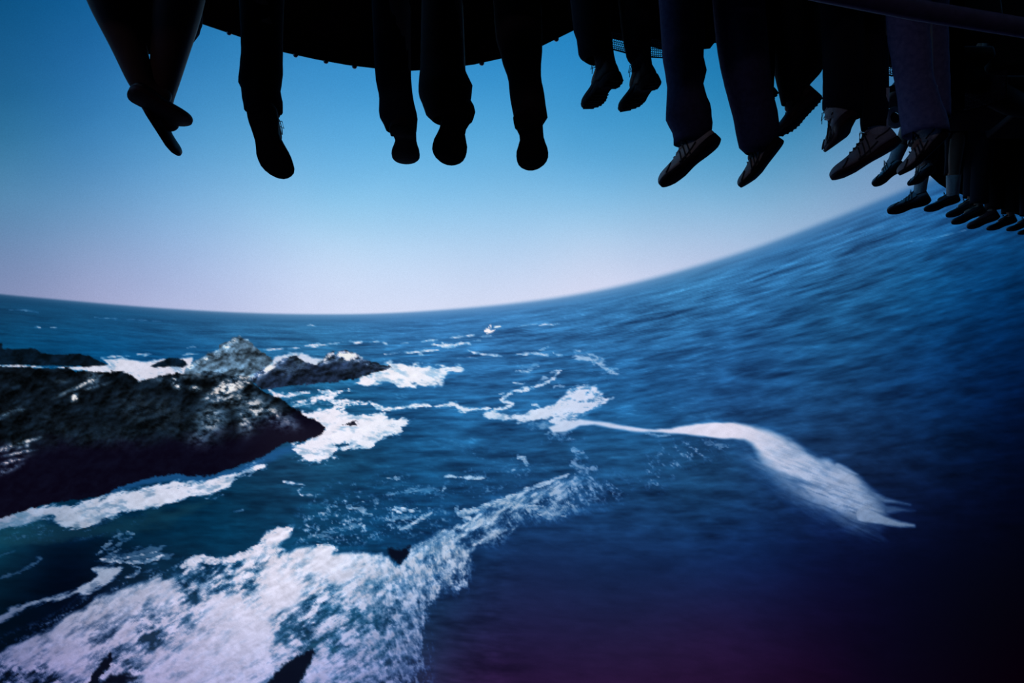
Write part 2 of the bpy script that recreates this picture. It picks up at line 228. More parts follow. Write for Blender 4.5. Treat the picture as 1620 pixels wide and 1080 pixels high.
def paint(X, Y):
    X = X.astype(F4); Y = Y.astype(F4)
    shp = X.shape
    H = horizon(X).astype(F4)
    dh = Y-H
    Xc = np.clip(X, -150, 1770); Yc = np.clip(Y, -60, 1140)
    Xs = np.where(X < -150, np.minimum(-300-X, 700), Xc)      # unseen sky far left, brightened to throw light on the riders
    sky = field(Xs, Yc, SKY, .35)
    sky += (sstep(60, 250, Y)*sstep(470, 300, Y))[..., None]*np.array([-.006, .016, -.006], F4)
    sky += (fbm(X/130, Y/70, 3, 5)*.010)[..., None]*np.array([1, 1, 1], F4)
    # low bank of lilac haze over the left horizon
    sea = field(Xc, Yc, SEA, .12)
    sea = sea+np.array([.055, .022, -.012], F4)*sstep(900, 700, Y)[..., None]*sstep(150, 500, X)[..., None]*sstep(1600, 1300, X)[..., None]
    # ---- waves: crests run along the horizon near it and level out lower down
    d0 = np.maximum(dh, 1.0)
    lev = sstep(0, 360, dh)
    yw = 480+(Y-H)/(860-np.clip(H, -200, 600))*380
    du = np.maximum(yw-480, 0)
    # perspective: waves get larger away from the horizon
    depth = 1.0/(du+45.0)
    wy = np.log(du+45.0)*26.0 + yw*.010
    warp = fbm(X/150, Y/70, 2, 31)*.9
    xs = X*(depth**.55)*1.55
    w1 = fbma(xs*.42+warp, wy*1.1+warp, 3, 41, .55)
    w2 = fbma(xs*1.5+warp*2, wy*2.3+warp*2, 3, 57, .55)
    per = np.interp(du, [0, 60, 200, 420, 700], [5.0, 8.0, 15.0, 24.0, 30.0])   # distance between crests grows downwards
    ph = np.interp(du, np.arange(0, 1500, 5.0), np.cumsum(5.0/np.interp(np.arange(0, 1500, 5.0), [0, 60, 200, 420, 700], [5.0, 8.0, 15.0, 24.0, 30.0]))).astype(F4)
    slope = 0
    w3 = 1-2*np.abs(fbma(X/80+warp*.3, ph*1.0+warp*.35, 2, 71, .45))
    w4 = fbma(X/62+warp*.3, ph*1.7+warp*.35, 3, 77, .55)
    w5 = fbma(X/26+warp*.3, ph*3.0+warp*.35, 3, 83, .6)
    w6 = fbma(X/34+warp*.3, ph*4.4+warp*.35, 2, 89, .6)
    wav = w1*.15+w2*.16+w4*.36+(w5*.42+w6*.36)*sstep(15, 60, dh)
    calm = 1-.72*sstep(800, 920, Y)*sstep(760, 860, X)-.35*sstep(1300, 1600, X)*sstep(600, 900, Y)
    lo = sstep(500, 100, X)*.45
    swell = fbma(X/170, ph*.35, 3, 79)
    amp = .36*calm*(1-lo)*sstep(0, 30, dh)
    sea = sea*np.clip(1+(amp*1.5*wav+.20*(w3-.45)*amp/.36+.12*swell*(1-lo)*sstep(20, 90, dh)*(.5+.5*calm))[..., None]*np.array([1.0, .95, .80], F4), .15, 2.5)
    glint = sstep(.30, .75, w2*.6+.5*w4)*sstep(4, 40, dh)*calm*sstep(1700, 900, X)*sstep(250, 600, X)*sstep(560, 120, dh)
    sea += glint[..., None]*np.array([.05, .075, .085], F4)
    sea *= (1-.20*sstep(700, 250, X)*sstep(600, 480, Y))[..., None]
    # ---- bluish spray haze hugging the main rock foot
    def add(base, a, col): return base*(1-a[..., None])+np.asarray(col, F4)*a[..., None]
    sp = sd_line(X, Y, [(160,784,1),(190,768,7),(235,757,9),(275,750,10),(305,757,7),(350,752,6),(400,735,6),(440,716,7),(480,706,4),(505,690,3)])
    sea = add(sea, sstep(-5, 5, sp+3*fbm(X/14, Y/6, 3, 91))*.62, (.13, .36, .60))
    tl = sd_poly(X, Y, [(-200,850),(0,838),(60,824),(140,832),(220,812),(330,795),(260,830),(150,850),(60,858),(0,866),(-200,900)])
    sea = add(sea, sstep(-10, 10, tl+12*fbm(X/30, Y/9, 4, 92))*.34, (.12, .30, .36))
    # ---- foam
    foam = np.zeros(shp, F4)
    def bbox(P, m):
        xs_ = [p[0] for p in P]; ys_ = [p[1] for p in P]
        x0, x1, y0, y1 = min(xs_)-m, max(xs_)+m, min(ys_)-m, max(ys_)+m
        cols = np.where((X[0] > x0) & (X[0] < x1))[0]; rows = np.where((Y[:, 0] > y0) & (Y[:, 0] < y1))[0]
        if len(cols) < 2 or len(rows) < 2: return None
        return np.s_[rows[0]:rows[-1]+1, cols[0]:cols[-1]+1]
    def aniso(x, y, sc, ang, st, octv=4, seed=0, gain=.6):
        a = np.radians(ang); c, s = np.cos(a), np.sin(a)
        return fbma((x*c+y*s)/(sc*st), (-x*s+y*c)/sc, octv, seed, gain)
    for k, (P, na, so, sc, an, st, de) in enumerate(FO):
        b = bbox(P, 30)
        if b is None: continue
        x, y = X[b], Y[b]
        sd = sd_poly(x, y, P)
        n = aniso(x, y, sc, an, st, 4, 100+k)
        if k == 7:      # the long wake: soft lower left side, streaks with speed to the right
            far = sstep(1150, 1300, x)
            lowside = sstep(-45, 45, (y-(690+(x-1190)*.66)))*far
            a = sstep(-so*(.7+2.5*far+5*lowside), so*(.7+2*far+8*lowside), sd+n*(2.5+9*far))*(1-.12*far)
            st6 = aniso(x, y, 3.5, 20, 9, 3, 166)
            a *= 1-far*(.55*sstep(-.1, .6, -n)+.30*sstep(-.1, .5, -st6))*(.25+.75*lowside)
            core = sd_line(x, y, [(868,678,2),(917,668,5),(964,672,4),(1006,679,3),(1061,682,5)])
        else:
            n2 = aniso(x, y, 4.5, an, st, 3, 180+k, .7)
            a = sstep(-so*1.2, so*1.5, sd+n*na*1.9+n2*na*.8-1)
            inner = np.clip(1-(.26+.45*(k in (4, 5))*sstep(850, 940, x))*sstep(.0, .5, aniso(x, y, sc*.55, an+10, 2.6, 4, 300+k, .68)), 0, 1)
            a = a*inner
        foam[b] = np.maximum(foam[b], a*de)
    # soft veil under the wake
    P = [(1165,694),(1200,720),(1240,735),(1300,780),(1360,815),(1400,830),(1395,850),(1355,842),(1300,822),(1240,785),(1205,755),(1180,725)]
    b = bbox(P, 50)
    if b is not None:
        x, y = X[b], Y[b]; n = aniso(x, y, 7, 24, 6, 4, 160)
        foam[b] = np.maximum(foam[b], sstep(-14, 34, sd_poly(x, y, P)+n*12)*.62)
    for P, de in (([(1365,778,9),(1400,791,4),(1422,794,1.5),(1440,798,.5)], .55), ([(1370,800,13),(1402,806,7),(1428,806,2.5),(1448,808,.5)], .42), ([(1365,812,13),(1398,822,7),(1425,829,3.5),(1446,831,.8)], .85), ([(1325,738,6),(1345,746,4),(1357,751,.8)], .7), ([(1345,835,5),(1370,848,2),(1392,856,.5)], .22)):
        b = bbox([(p[0], p[1]) for p in P], 22)
        if b is None: continue
        x, y = X[b], Y[b]
        foam[b] = np.maximum(foam[b], sstep(-4, 3.5, sd_line(x, y, P)+2*aniso(x, y, 5, 12, 5, 3, 165))*de)
    # the big sheet
    b = bbox(BIG, 40)
    if b is not None:
        x, y = X[b], Y[b]
        sd = sd_poly(x, y, BIG)
        dn = 0; dd = 1e-9
        for px, py, o in BIGD:
            w = 1.0/(((x-px)**2+(y-py)**2)/900.0+.15)**2
            dn = dn+w*o; dd = dd+w
        den = (dn/dd).astype(F4)
        rgt = sstep(480, 700, x)*sstep(820, 900, y)
        nL = aniso(x, y, 9, -33, 3.2, 5, 201, .62); nR = aniso(x, y, 8, 72, 1.9, 5, 202, .62)
        nC = fbm(x/11, y/8, 4, 203, .62)
        n = nL*(1-rgt)+(nR*.75+nC*.45)*rgt
        n = n*.8+.35*nC*(1-rgt)*(.35+.65*sstep(.9, .5, den))
        edge = sstep(-4, 5, sd+n*(7+9*rgt))
        a = sstep(-.10, .95, den*1.05-.02+n*1.15*(.35+.95*sstep(1.0, .45, den)))
        fine = aniso(x, y, 4.2, -33, 2.6, 3, 207, .6)*(1-rgt)+aniso(x, y, 3.6, 78, 2.0, 3, 208, .6)*rgt
        a = np.clip(a*(1+.55*fine*sstep(1.02, .6, den)), 0, 1)
        foam[b] = np.maximum(foam[b], edge*a)
    for P, ro, de in LI:
        b = bbox([(p[0], p[1]) for p in P], 22)
        if b is None: continue
        x, y = X[b], Y[b]
        n = fbm(x/7.0, y/4.0, 3, 400+int(P[0][0]))
        n += .6*fbma(x/9.0, y/2.6, 3, 450)
        a = sstep(-1.5, 1.7, sd_line(x, y, P)+n*ro*1.1)
        foam[b] = np.maximum(foam[b], a*np.clip(de*(1+.75*fbma(x/7, y/2.4, 3, 460)), 0, 1))
    for k, (P, so, de, sc, an, st) in enumerate(ZO):
        b = bbox(P, 40)
        if b is None or de <= 0: continue
        x, y = X[b], Y[b]
        n = aniso(x, y, sc, an, st, 4, 500+k, .65)
        m = sstep(-so, so, sd_poly(x, y, P))
        n2 = fbma(x/3.2, y/2.6, 2, 540+k)
        a = m*sstep(.50-1.0*de, 1.25-1.0*de, n*.85+n2*.35+.22)*min(.9, de*1.5+.30)
        foam[b] = np.maximum(foam[b], a)
    for P, so in HOLES:
        b = bbox(P, 20)
        if b is None: continue
        x, y = X[b], Y[b]
        foam[b] *= 1-sstep(-so, so, sd_poly(x, y, P)+fbm(x/5, y/5, 3, 600)*4)*.95
    hole_d = np.zeros(shp, F4)
    for P, so in HOLES+ROUGH:
        b = bbox(P, 20)
        if b is None: continue
        x, y = X[b], Y[b]
        hole_d[b] = np.maximum(hole_d[b], sstep(-so, so, sd_poly(x, y, P)+fbm(x/5, y/5, 3, 600)*4))
    # foam colour: white in the middle distance, lilac-blue low in the frame
    fc = field(Xc, Yc, [(100,580,(205,210,228)),(300,590,(214,214,232)),(520,570,(232,230,246)),(650,590,(242,242,252)),(560,680,(238,238,252)),(700,640,(228,234,250)),(860,640,(220,228,248)),(940,620,(205,216,242)),
        (1050,680,(214,216,240)),(1160,680,(220,216,236)),(1250,720,(205,208,232)),(1330,780,(176,188,218)),(1400,820,(130,150,180)),(200,785,(200,206,228)),(350,770,(220,222,242)),(40,820,(150,165,195)),
        (440,850,(222,220,240)),(350,880,(212,212,234)),(450,940,(216,216,238)),(540,900,(214,218,240)),(400,1020,(190,192,224)),(250,950,(188,188,220)),(250,1050,(165,164,204)),(100,1040,(150,148,192)),(0,1060,(120,124,170)),
        (100,940,(150,160,186)),(0,970,(90,105,140)),(230,880,(160,175,200)),(600,1000,(150,165,205)),(650,1060,(120,135,185)),(700,900,(178,194,222)),(680,960,(150,168,205)),(760,840,(175,192,218)),(840,780,(170,190,218)),(880,810,(135,165,200)),
        (750,755,(150,190,225)),(910,730,(150,180,220)),(820,560,(185,210,240)),(60,900,(90,120,150)),(520,1050,(165,170,215))], .12)
    tex = fbm(X/8, Y/6, 4, 700)*.5+fbma((X*.86+Y*-.5)/40, (X*.5+Y*.86)/8, 4, 710)*.5
    fc = fc*(1+.17*tex*(.5+.8*sstep(700, 850, Y)))[..., None]
    # thin foam lets the water's blue through
    al = foam[..., None]
    al = np.concatenate([al**1.55, al**1.2, al**.95], -1)
    sea = sea*(1-al)+fc*al
    sea = sea*(1-hole_d[..., None]*.9)+np.array([.03, .04, .10], F4)*hole_d[..., None]*.9
    # ---- rocks
    ids = np.zeros(shp, np.int32)           # 0 sky 1 sea 2.. rocks
    col = sea
    sx, sy = X/9.0, Y/9.0
    def height(x, y):
        # slanting strata falling to the right, with knobs on them
        return fbm(x/34, y/26, 4, 801, .5, True)*1.1+fbma((x*.9-y*.44)/30, (x*.44+y*.9)/14, 3, 811, .5)*.5+fbm(x/9, y/7, 2, 821)*.12
    for k, (nm, P) in enumerate(ROCKS.items()):
        b = bbox(P, 14)
        if b is None: continue
        x, y = X[b], Y[b]
        sd = sd_poly(x, y, P)
        jag = fbm(x/7, y/5, 4, 830+k)*(3.6 if nm in ('main_rock', 'ridge_rock', 'peak_rock') else 2)
        a = sstep(-1.3, 1.3, sd+jag)
        hx = height(x+2.2, y)-height(x-2.2, y); hy = height(x, y+2.2)-height(x, y-2.2)
        rel = np.clip(.5+(hx*.8+hy*1.3)*.75, 0, 1.2)      # sun from the upper left
        L = 0
        for lx, ly, rx, ry, an, st in LIT:
            c, s = np.cos(np.radians(an)), np.sin(np.radians(an))
            ux = ((x-lx)*c+(y-ly)*s)/rx; uy = (-(x-lx)*s+(y-ly)*c)/ry
            L = np.maximum(L, st*np.exp(-(ux*ux+uy*uy)**1.3*.8))
        kn = fbm(x/9, y/5.5, 4, 840, .66)
        kb = fbm(x/17, y/9, 3, 847, .6)
        L = L*np.clip(.36+.70*rel+1.5*kn+.9*kb, 0.03, 1.45)
        dark = np.array([.018, .05, .085], F4) if nm in ('far_rock', 'small_rock') else np.array([.038, .068, .10], F4)
        foot = sstep(682, 716, y+.04*x-8+np.maximum(0, x-330)*.22+16*fbm(x/34, y/18, 4, 849)) if nm == 'main_rock' else np.zeros_like(x)
        v = np.clip(1.0+.55*(rel-.5)*2+1.1*fbm(x/14, y/12, 5, 845, .62), .25, 2.6)
        base = dark*(v*(1-.0*foot))[..., None]
        if nm == 'main_rock':
            base = base*(1-.80*foot[..., None])+np.array([.030, .018, .075], F4)*foot[..., None]
            rr = sstep(330, 480, x)*sstep(655, 690, y)
            base = base*(1-rr[..., None])+np.array([.08, .07, .13], F4)*rr[..., None]
        if nm in ('far_rock', 'small_rock'): base = base*1.0+np.array([.02, .06, .09], F4)*.5
        if nm == 'ridge_rock': base = base+np.array([.05, .06, .10], F4)*v[..., None]
        if nm == 'peak_rock': base = base+np.array([.17, .21, .24], F4)*v[..., None]*.95
        warm = np.array([.74, .71, .70], F4); cool = np.array([.34, .46, .56], F4)
        q = sstep(.45, .95, L)[..., None]
        r = base+L[..., None]*(cool*(1-q)+warm*q)*.95
        r = np.clip(r, 0, .93)
        col[b] = col[b]*(1-a[..., None])+r*a[..., None]
        ids[b] = np.where(a > .5, 2+k, ids[b])
    # ---- boats: a white trawler with two masts, and a second low hull behind it
    bt = np.maximum.reduce([sd_line(X, Y, [(768,523.5,2.0),(773,523.5,2.8),(777,524.5,1.6),(781,522.5,.9),(783,521.6,.5)]), sd_line(X, Y, [(769.5,520.5,1.2),(773.5,521,1.4)]),
                            sd_line(X, Y, [(772.5,520,.55),(775,514,.4)]), sd_line(X, Y, [(775.5,521,.55),(777,513.5,.4)]), sd_line(X, Y, [(770.5,527,.9),(774.5,526,.9)])])
    a = sstep(-.8, .8, bt)
    col = add(col, a, (.98, .95, .97)); ids = np.where(a > .35, 20, ids)
    bt = sd_line(X, Y, [(782.5,517.3,1.0),(787,516.6,1.4),(791.5,516,1.1)])
    a = sstep(-.8, .8, bt)
    col = add(col, a, (.90, .95, .98)); ids = np.where(a > .35, 21, ids)
    # ---- sky over everything beyond the horizon, softer to the right
    soft = 1.6+np.interp(X, [0, 600, 1000, 1400], [.6, .8, 4.0, 5.5])
    s = sstep(-soft, soft, dh)
    gl = np.exp(-np.maximum(dh, 0)/np.interp(X, [0, 500, 1200, 1400], [3, 5, 9, 9]))*.45
    col = col*(1-gl[..., None]*(ids < 2)[..., None])+sky*gl[..., None]*(ids < 2)[..., None]
    col = sky*(1-s[..., None])+col*s[..., None]
    ids = np.where((ids == 0) & (dh > 0), 1, ids)
    ids = np.where((ids == 1) & (foam > .55), 30, ids)
    return np.clip(col, 0, 1), ids, foam
# ================================================================ frames and helpers
RX = Matrix.Rotation(PITCH, 3, 'X')
def cw(v): return RX@Vector(v)                           # direction: view frame (x right, y ahead, z up) -> world
def at(px, py, d): return CAM+cw(((px-W/2)/FPX*d, d, (Hh/2-py)/FPX*d))
C = sc.collection
def new_mesh(name, verts, faces, mat=None, parent=None, smooth=True):
    me = bpy.data.meshes.new(name); me.from_pydata([tuple(v) for v in verts], [], faces); me.update()
    if smooth: me.polygons.foreach_set('use_smooth', [True]*len(me.polygons))
    if mat: me.materials.append(mat)
    o = bpy.data.objects.new(name, me); C.objects.link(o)
    if parent: o.parent = parent; o.matrix_parent_inverse = Matrix.Translation(-parent.location)
    return o
def empty(name, loc, label, cat, group=None):
    o = bpy.data.objects.new(name, None); C.objects.link(o); o.location = loc; o.empty_display_size = .1
    o['label'] = label; o['category'] = cat
    if group: o['group'] = group
    return o
def tag(o, label=None, cat=None, group=None, kind=None):
    for k, v in (('label', label), ('category', cat), ('group', group), ('kind', kind)):
        if v: o[k] = v
    return o
class MB:
    def __init__(s): s.v = []; s.f = []
    def rings(s, rings, cap0=True, cap1=True, closed=True):
        n = len(rings[0]); b = len(s.v)
        for r in rings: s.v += [Vector(p) for p in r]
        m = n if closed else n-1
        for i in range(len(rings)-1):
            for j in range(m):
                a = b+i*n+j; c = b+i*n+(j+1) % n
                s.f.append((a, c, c+n, a+n))
        if cap0 and closed: s.f.append(tuple(b+j for j in reversed(range(n))))
        if cap1 and closed: s.f.append(tuple(b+(len(rings)-1)*n+j for j in range(n)))
        return s
    def tube(s, pts, rad, n=8, cap=True, flat=1.0):
        pts = [Vector(p) for p in pts]; R = []
        up = Vector((.13, .29, 1)).normalized()
        for i, p in enumerate(pts):
            t = (pts[min(i+1, len(pts)-1)]-pts[max(i-1, 0)]).normalized()
            a = t.cross(up).normalized(); b2 = t.cross(a)
            r = rad[i] if isinstance(rad, (list, tuple)) else rad
            R.append([p+a*r*math.cos(2*math.pi*k/n)+b2*r*flat*math.sin(2*math.pi*k/n) for k in range(n)])
        return s.rings(R, cap, cap)
    def box(s, c, ax, h):
        c = Vector(c); b = len(s.v)
        for i in (-1, 1):
            for j in (-1, 1):
                for k in (-1, 1): s.v.append(c+ax[0]*h[0]*i+ax[1]*h[1]*j+ax[2]*h[2]*k)
        for q in ((0,1,3,2),(4,6,7,5),(0,4,5,1),(2,3,7,6),(0,2,6,4),(1,5,7,3)): s.f.append(tuple(b+i for i in q))
        return s
    def build(s, name, mat, parent=None, smooth=True, bevel=0, sub=0):
        o = new_mesh(name, s.v, s.f, mat, parent, smooth)
        if bevel:
            m = o.modifiers.new('bevel', 'BEVEL'); m.width = bevel; m.segments = 3; m.limit_method = 'ANGLE'
        if sub:
            m = o.modifiers.new('subsurf', 'SUBSURF'); m.levels = sub; m.render_levels = sub
        return o

def material(name, col, rough=.8, col2=None, scale=40.0, bump=0.0, spec=.3, stretch=None, metal=0.0, contrast=.5):
    m = bpy.data.materials.new(name); m.use_nodes = True; nt = m.node_tree
    b = nt.nodes['Principled BSDF']; b.inputs['Roughness'].default_value = rough
    b.inputs['Specular IOR Level'].default_value = spec; b.inputs['Metallic'].default_value = metal
    tc = nt.nodes.new('ShaderNodeTexCoord'); mp = nt.nodes.new('ShaderNodeMapping'); nz = nt.nodes.new('ShaderNodeTexNoise')
    nt.links.new(tc.outputs['Object'], mp.inputs[0]); nt.links.new(mp.outputs[0], nz.inputs['Vector'])
    if stretch: mp.inputs['Scale'].default_value = stretch
    nz.inputs['Scale'].default_value = scale; nz.inputs['Detail'].default_value = 6
    rp = nt.nodes.new('ShaderNodeValToRGB'); nt.links.new(nz.outputs['Fac'], rp.inputs[0])
    rp.color_ramp.elements[0].position = .5-contrast/2; rp.color_ramp.elements[1].position = .5+contrast/2
    c2 = col2 or tuple(c*.6 for c in col)
    rp.color_ramp.elements[0].color = (*c2, 1); rp.color_ramp.elements[1].color = (*col, 1)
    nt.links.new(rp.outputs[0], b.inputs['Base Color'])
    if bump:
        bp = nt.nodes.new('ShaderNodeBump'); bp.inputs['Strength'].default_value = bump; bp.inputs['Distance'].default_value = .004
        nt.links.new(nz.outputs['Fac'], bp.inputs['Height']); nt.links.new(bp.outputs[0], b.inputs['Normal'])
    return m
M = dict(
    black=material('black_painted_steel', (.006, .005, .007), .7, spec=.12),
    hull=material('black_hull_fabric', (.006, .003, .004), 1.0, scale=12, spec=.0),
    seat=material('dark_seat_vinyl', (.016, .012, .016), .6, spec=.25),
    mesh=material('grey_basket_mesh', (.06, .06, .09), .9, spec=.1),
    bolt=material('bare_metal_bolt', (.35, .35, .36), .35, metal=.9),
    ring=material('grey_plastic_ring', (.30, .30, .32), .5),
    navy=material('dark_trouser_cloth', (.020, .020, .030), .95, scale=300, bump=.3, spec=.1),
    brown=material('dark_brown_cloth', (.045, .030, .030), .95, scale=300, bump=.3, spec=.1),
    denim=material('blue_denim', (.26, .26, .46), .95, col2=(.15, .15, .30), scale=60, bump=.4, spec=.1),
    indigo=material('dark_indigo_denim', (.085, .075, .15), .95, col2=(.05, .042, .09), scale=60, bump=.4, spec=.1),
    shadeskin=material('shaded_skin', (.10, .05, .04), .6, col2=(.08, .04, .03), scale=25),  # darker copy of the skin, shade on the crossed legs put into the colour
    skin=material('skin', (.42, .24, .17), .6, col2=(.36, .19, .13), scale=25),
    rubber=material('black_rubber', (.022, .012, .014), .8, scale=90, bump=.4, spec=.15),
    gum=material('dark_red_rubber', (.06, .018, .02), .7, scale=90, bump=.3, spec=.2),
    leather=material('dark_brown_leather', (.035, .015, .014), .6, scale=60, bump=.3, spec=.25),
    blackleather=material('black_leather', (.014, .012, .016), .5, scale=60, bump=.2, spec=.3),
    tan=material('pale_tan_suede', (.66, .60, .53), .9, col2=(.50, .45, .40), scale=70, bump=.4),
    greysuede=material('grey_suede', (.40, .37, .38), .9, col2=(.28, .26, .27), scale=70, bump=.4),
    redbrown=material('red_brown_leather', (.15, .045, .045), .6, scale=60, bump=.3),
    white=material('white_mesh_fabric', (.62, .60, .58), .85, col2=(.45, .43, .42), scale=120, bump=.3),
    lace=material('pale_lace', (.55, .52, .50), .8), darklace=material('dark_lace', (.03, .02, .02), .8),
    trim=material('dark_shoe_overlay', (.07, .06, .06), .7), sock=material('white_sock_knit', (.72, .68, .66), .95, scale=200, bump=.5),
    darksock=material('dark_sock_knit', (.05, .04, .05), .95, scale=200, bump=.5),
)

# ================================================================ the dome screen with its film picture
def lin(c): return np.where(c <= .04045, c/12.92, ((c+.055)/1.055)**2.4)
def axis(lo, a, b, hi, fine, coarse):
    return np.concatenate([np.arange(lo, a, coarse), np.arange(a, b, fine), np.arange(b, hi+coarse, coarse)])
us = np.concatenate([np.arange(-9000, -2600, 400.0), axis(-2600, -48, 1668, 4200, 1.62, 58.0), np.arange(4600, 9000, 400.0)]); vs = axis(-1900, -20, 1104, 2900, 1.62, 58.0)
U, V = np.meshgrid(us, vs)
COLOUR, IDS, FOAM = paint(U, V)
DC = Vector((0, 1.5, 6.0)); DR = 15.0                     # dome centre and radius
dirv = np.stack([(U-W/2)/FPX, np.ones_like(U), (Hh/2-V)/FPX], -1)
dirv /= np.linalg.norm(dirv, axis=-1, keepdims=True)
dirw = dirv@np.array(RX).T
oc = np.array(CAM-DC); bq = dirw@oc; cq = oc@oc-DR*DR
tq = -bq+np.sqrt(bq*bq-cq)
PT = dirw*tq[..., None]+np.array(CAM)
def screen_material():
    m = bpy.data.materials.new('film_on_dome_screen'); m.use_nodes = True; nt = m.node_tree; nt.nodes.clear()
    out = nt.nodes.new('ShaderNodeOutputMaterial'); em = nt.nodes.new('ShaderNodeEmission')
    at_ = nt.nodes.new('ShaderNodeAttribute'); at_.attribute_name = 'film'
    tc = nt.nodes.new('ShaderNodeTexCoord')
    nz = nt.nodes.new('ShaderNodeTexNoise'); nz.inputs['Scale'].default_value = 55; nz.inputs['Detail'].default_value = 2; nz.inputs['Roughness'].default_value = .7
    nt.links.new(tc.outputs['Object'], nz.inputs['Vector'])       # speckle of the perforated screen cloth
    mr = nt.nodes.new('ShaderNodeMapRange'); mr.inputs[1].default_value = .25; mr.inputs[2].default_value = .75
    mr.inputs[3].default_value = .92; mr.inputs[4].default_value = 1.08
    nt.links.new(nz.outputs['Fac'], mr.inputs[0])
    mul = nt.nodes.new('ShaderNodeVectorMath'); mul.operation = 'SCALE'
    nt.links.new(at_.outputs['Color'], mul.inputs[0]); nt.links.new(mr.outputs[0], mul.inputs['Scale'])
    nt.links.new(mul.outputs[0], em.inputs['Color']); em.inputs['Strength'].default_value = 1.0
    nt.links.new(em.outputs[0], out.inputs[0])
    m.cycles.emission_sampling = 'NONE'
    return m
SM = screen_material()
nv, nu = U.shape
fid = np.maximum(IDS[:-1, :-1], IDS[1:, 1:])               # picture element of each screen cell
fid = np.where((IDS[:-1, :-1] < 1) | (IDS[1:, 1:] < 1), 0, fid)
uc, vc = U[:-1, :-1], V[:-1, :-1]
wake = (fid == 30) & (uc > 880) & (vc > 655) & (vc < 860) & (vc > 650) & ~((uc < 975) & (vc > 700))
surf = (fid == 30) & (vc > 640) & (uc < 440) & (vc < 850)
fid = np.where(wake, 31, fid)
screen = empty('dome_screen', (0, DC.y+DR, 6.0), 'huge curved dome screen showing a film of blue sky, sea and rocky coast', 'screen')
base = (np.arange(nv-1)[:, None]*nu+np.arange(nu-1)[None, :])
def screen_part(sel, name, label, kind=None):
    a = base[sel]
    if not len(a): return
    quads = np.stack([a, a+nu, a+nu+1, a+1], -1)
    used, inv = np.unique(quads, return_inverse=True)
    inv = inv.reshape(-1)
    me = bpy.data.meshes.new(name); n = len(a)
    me.vertices.add(len(used)); me.vertices.foreach_set('co', (PT.reshape(-1, 3)[used]-np.array(screen.location)).astype(np.float32).ravel())
    me.loops.add(n*4); me.loops.foreach_set('vertex_index', inv.astype(np.int32))
    me.polygons.add(n); me.polygons.foreach_set('loop_start', np.arange(0, n*4, 4, dtype=np.int32))
    me.update(calc_edges=True)
    ca = me.color_attributes.new('film', 'FLOAT_COLOR', 'POINT')
    cc = np.ones((len(used), 4), np.float32); cc[:, :3] = lin(COLOUR.reshape(-1, 3)[used])
    ca.data.foreach_set('color', cc.ravel())
    me.materials.append(SM)
    o = bpy.data.objects.new(name, me); C.objects.link(o); o.parent = screen
    tag(o, label, kind=kind)
    return o
screen_part(fid == 0, 'projected_sky', 'blue sky of the film paling towards the curved horizon')
screen_part(fid == 1, 'projected_sea', 'dark blue rippled sea of the film')
screen_part(fid == 30, 'projected_surf', 'white surf breaking round the rocks in the film', 'stuff')
screen_part(fid == 31, 'projected_foam_trail', 'long white foam trail curving over the open sea')
for k, (nm, lb) in enumerate([('far_rock', 'low dark rock at the left edge of the sea'), ('small_rock', 'small dark rock in the white water'),
        ('peak_rock', 'grey pointed rock peak'), ('ridge_rock', 'dark rock ridge with a sunlit crest'), ('main_rock', 'big black rocky headland with sunlit top')]):
    screen_part(fid == 2+k, 'projected_rock', lb)
screen_part(fid == 20, 'projected_boat', 'tiny white boat with two masts')
screen_part(fid == 21, 'projected_boat', 'tiny low white boat behind the masted one')

# unseen side wings added to the screen so that their glow lights the riders
for sg in (-1, 1):
    az = np.radians(np.linspace(83.2, 122, 24))*sg; el = np.radians(np.linspace(-55, 62, 60))
    A_, E_ = np.meshgrid(az, el)
    dw = np.stack([np.sin(A_)*np.cos(E_), np.cos(A_)*np.cos(E_), np.sin(E_)], -1)
    b_ = dw@oc; P_ = dw*(-b_+np.sqrt(b_*b_-cq))[..., None]+np.array(CAM)
    e_ = np.degrees(E_)
    for nm, lo_, hi_ in (('projected_sky', 14, 62), ('projected_sea', -55, 14)):
        rw = [i for i in range(60) if lo_-2 <= np.degrees(el[i]) <= hi_]
        vv = P_[rw].reshape(-1, 3)-np.array(screen.location); n1 = len(az)
        ff = [(i*n1+j, i*n1+j+1, (i+1)*n1+j+1, (i+1)*n1+j) for i in range(len(rw)-1) for j in range(n1-1)]
        me = bpy.data.meshes.new(nm); me.from_pydata([tuple(v) for v in vv], [], ff); me.update()
        kk = (1.0 if sg < 0 else .25)
        ca = me.color_attributes.new('film', 'FLOAT_COLOR', 'POINT'); ee = e_[rw].reshape(-1)
        rgb = [np.interp(ee, [-55, 0, 13.9, 14, 26, 62], v_)/255*kk for v_ in ((6, 10, 30, 200, 120, 40), (20, 50, 90, 212, 175, 115), (50, 100, 150, 240, 228, 180))]
        cc = np.ones((len(vv), 4), np.float32)
        for q in range(3): cc[:, q] = lin(rgb[q])
        ca.data.foreach_set('color', cc.ravel()); me.materials.append(SM)
        o = bpy.data.objects.new(nm, me); C.objects.link(o); o.parent = screen

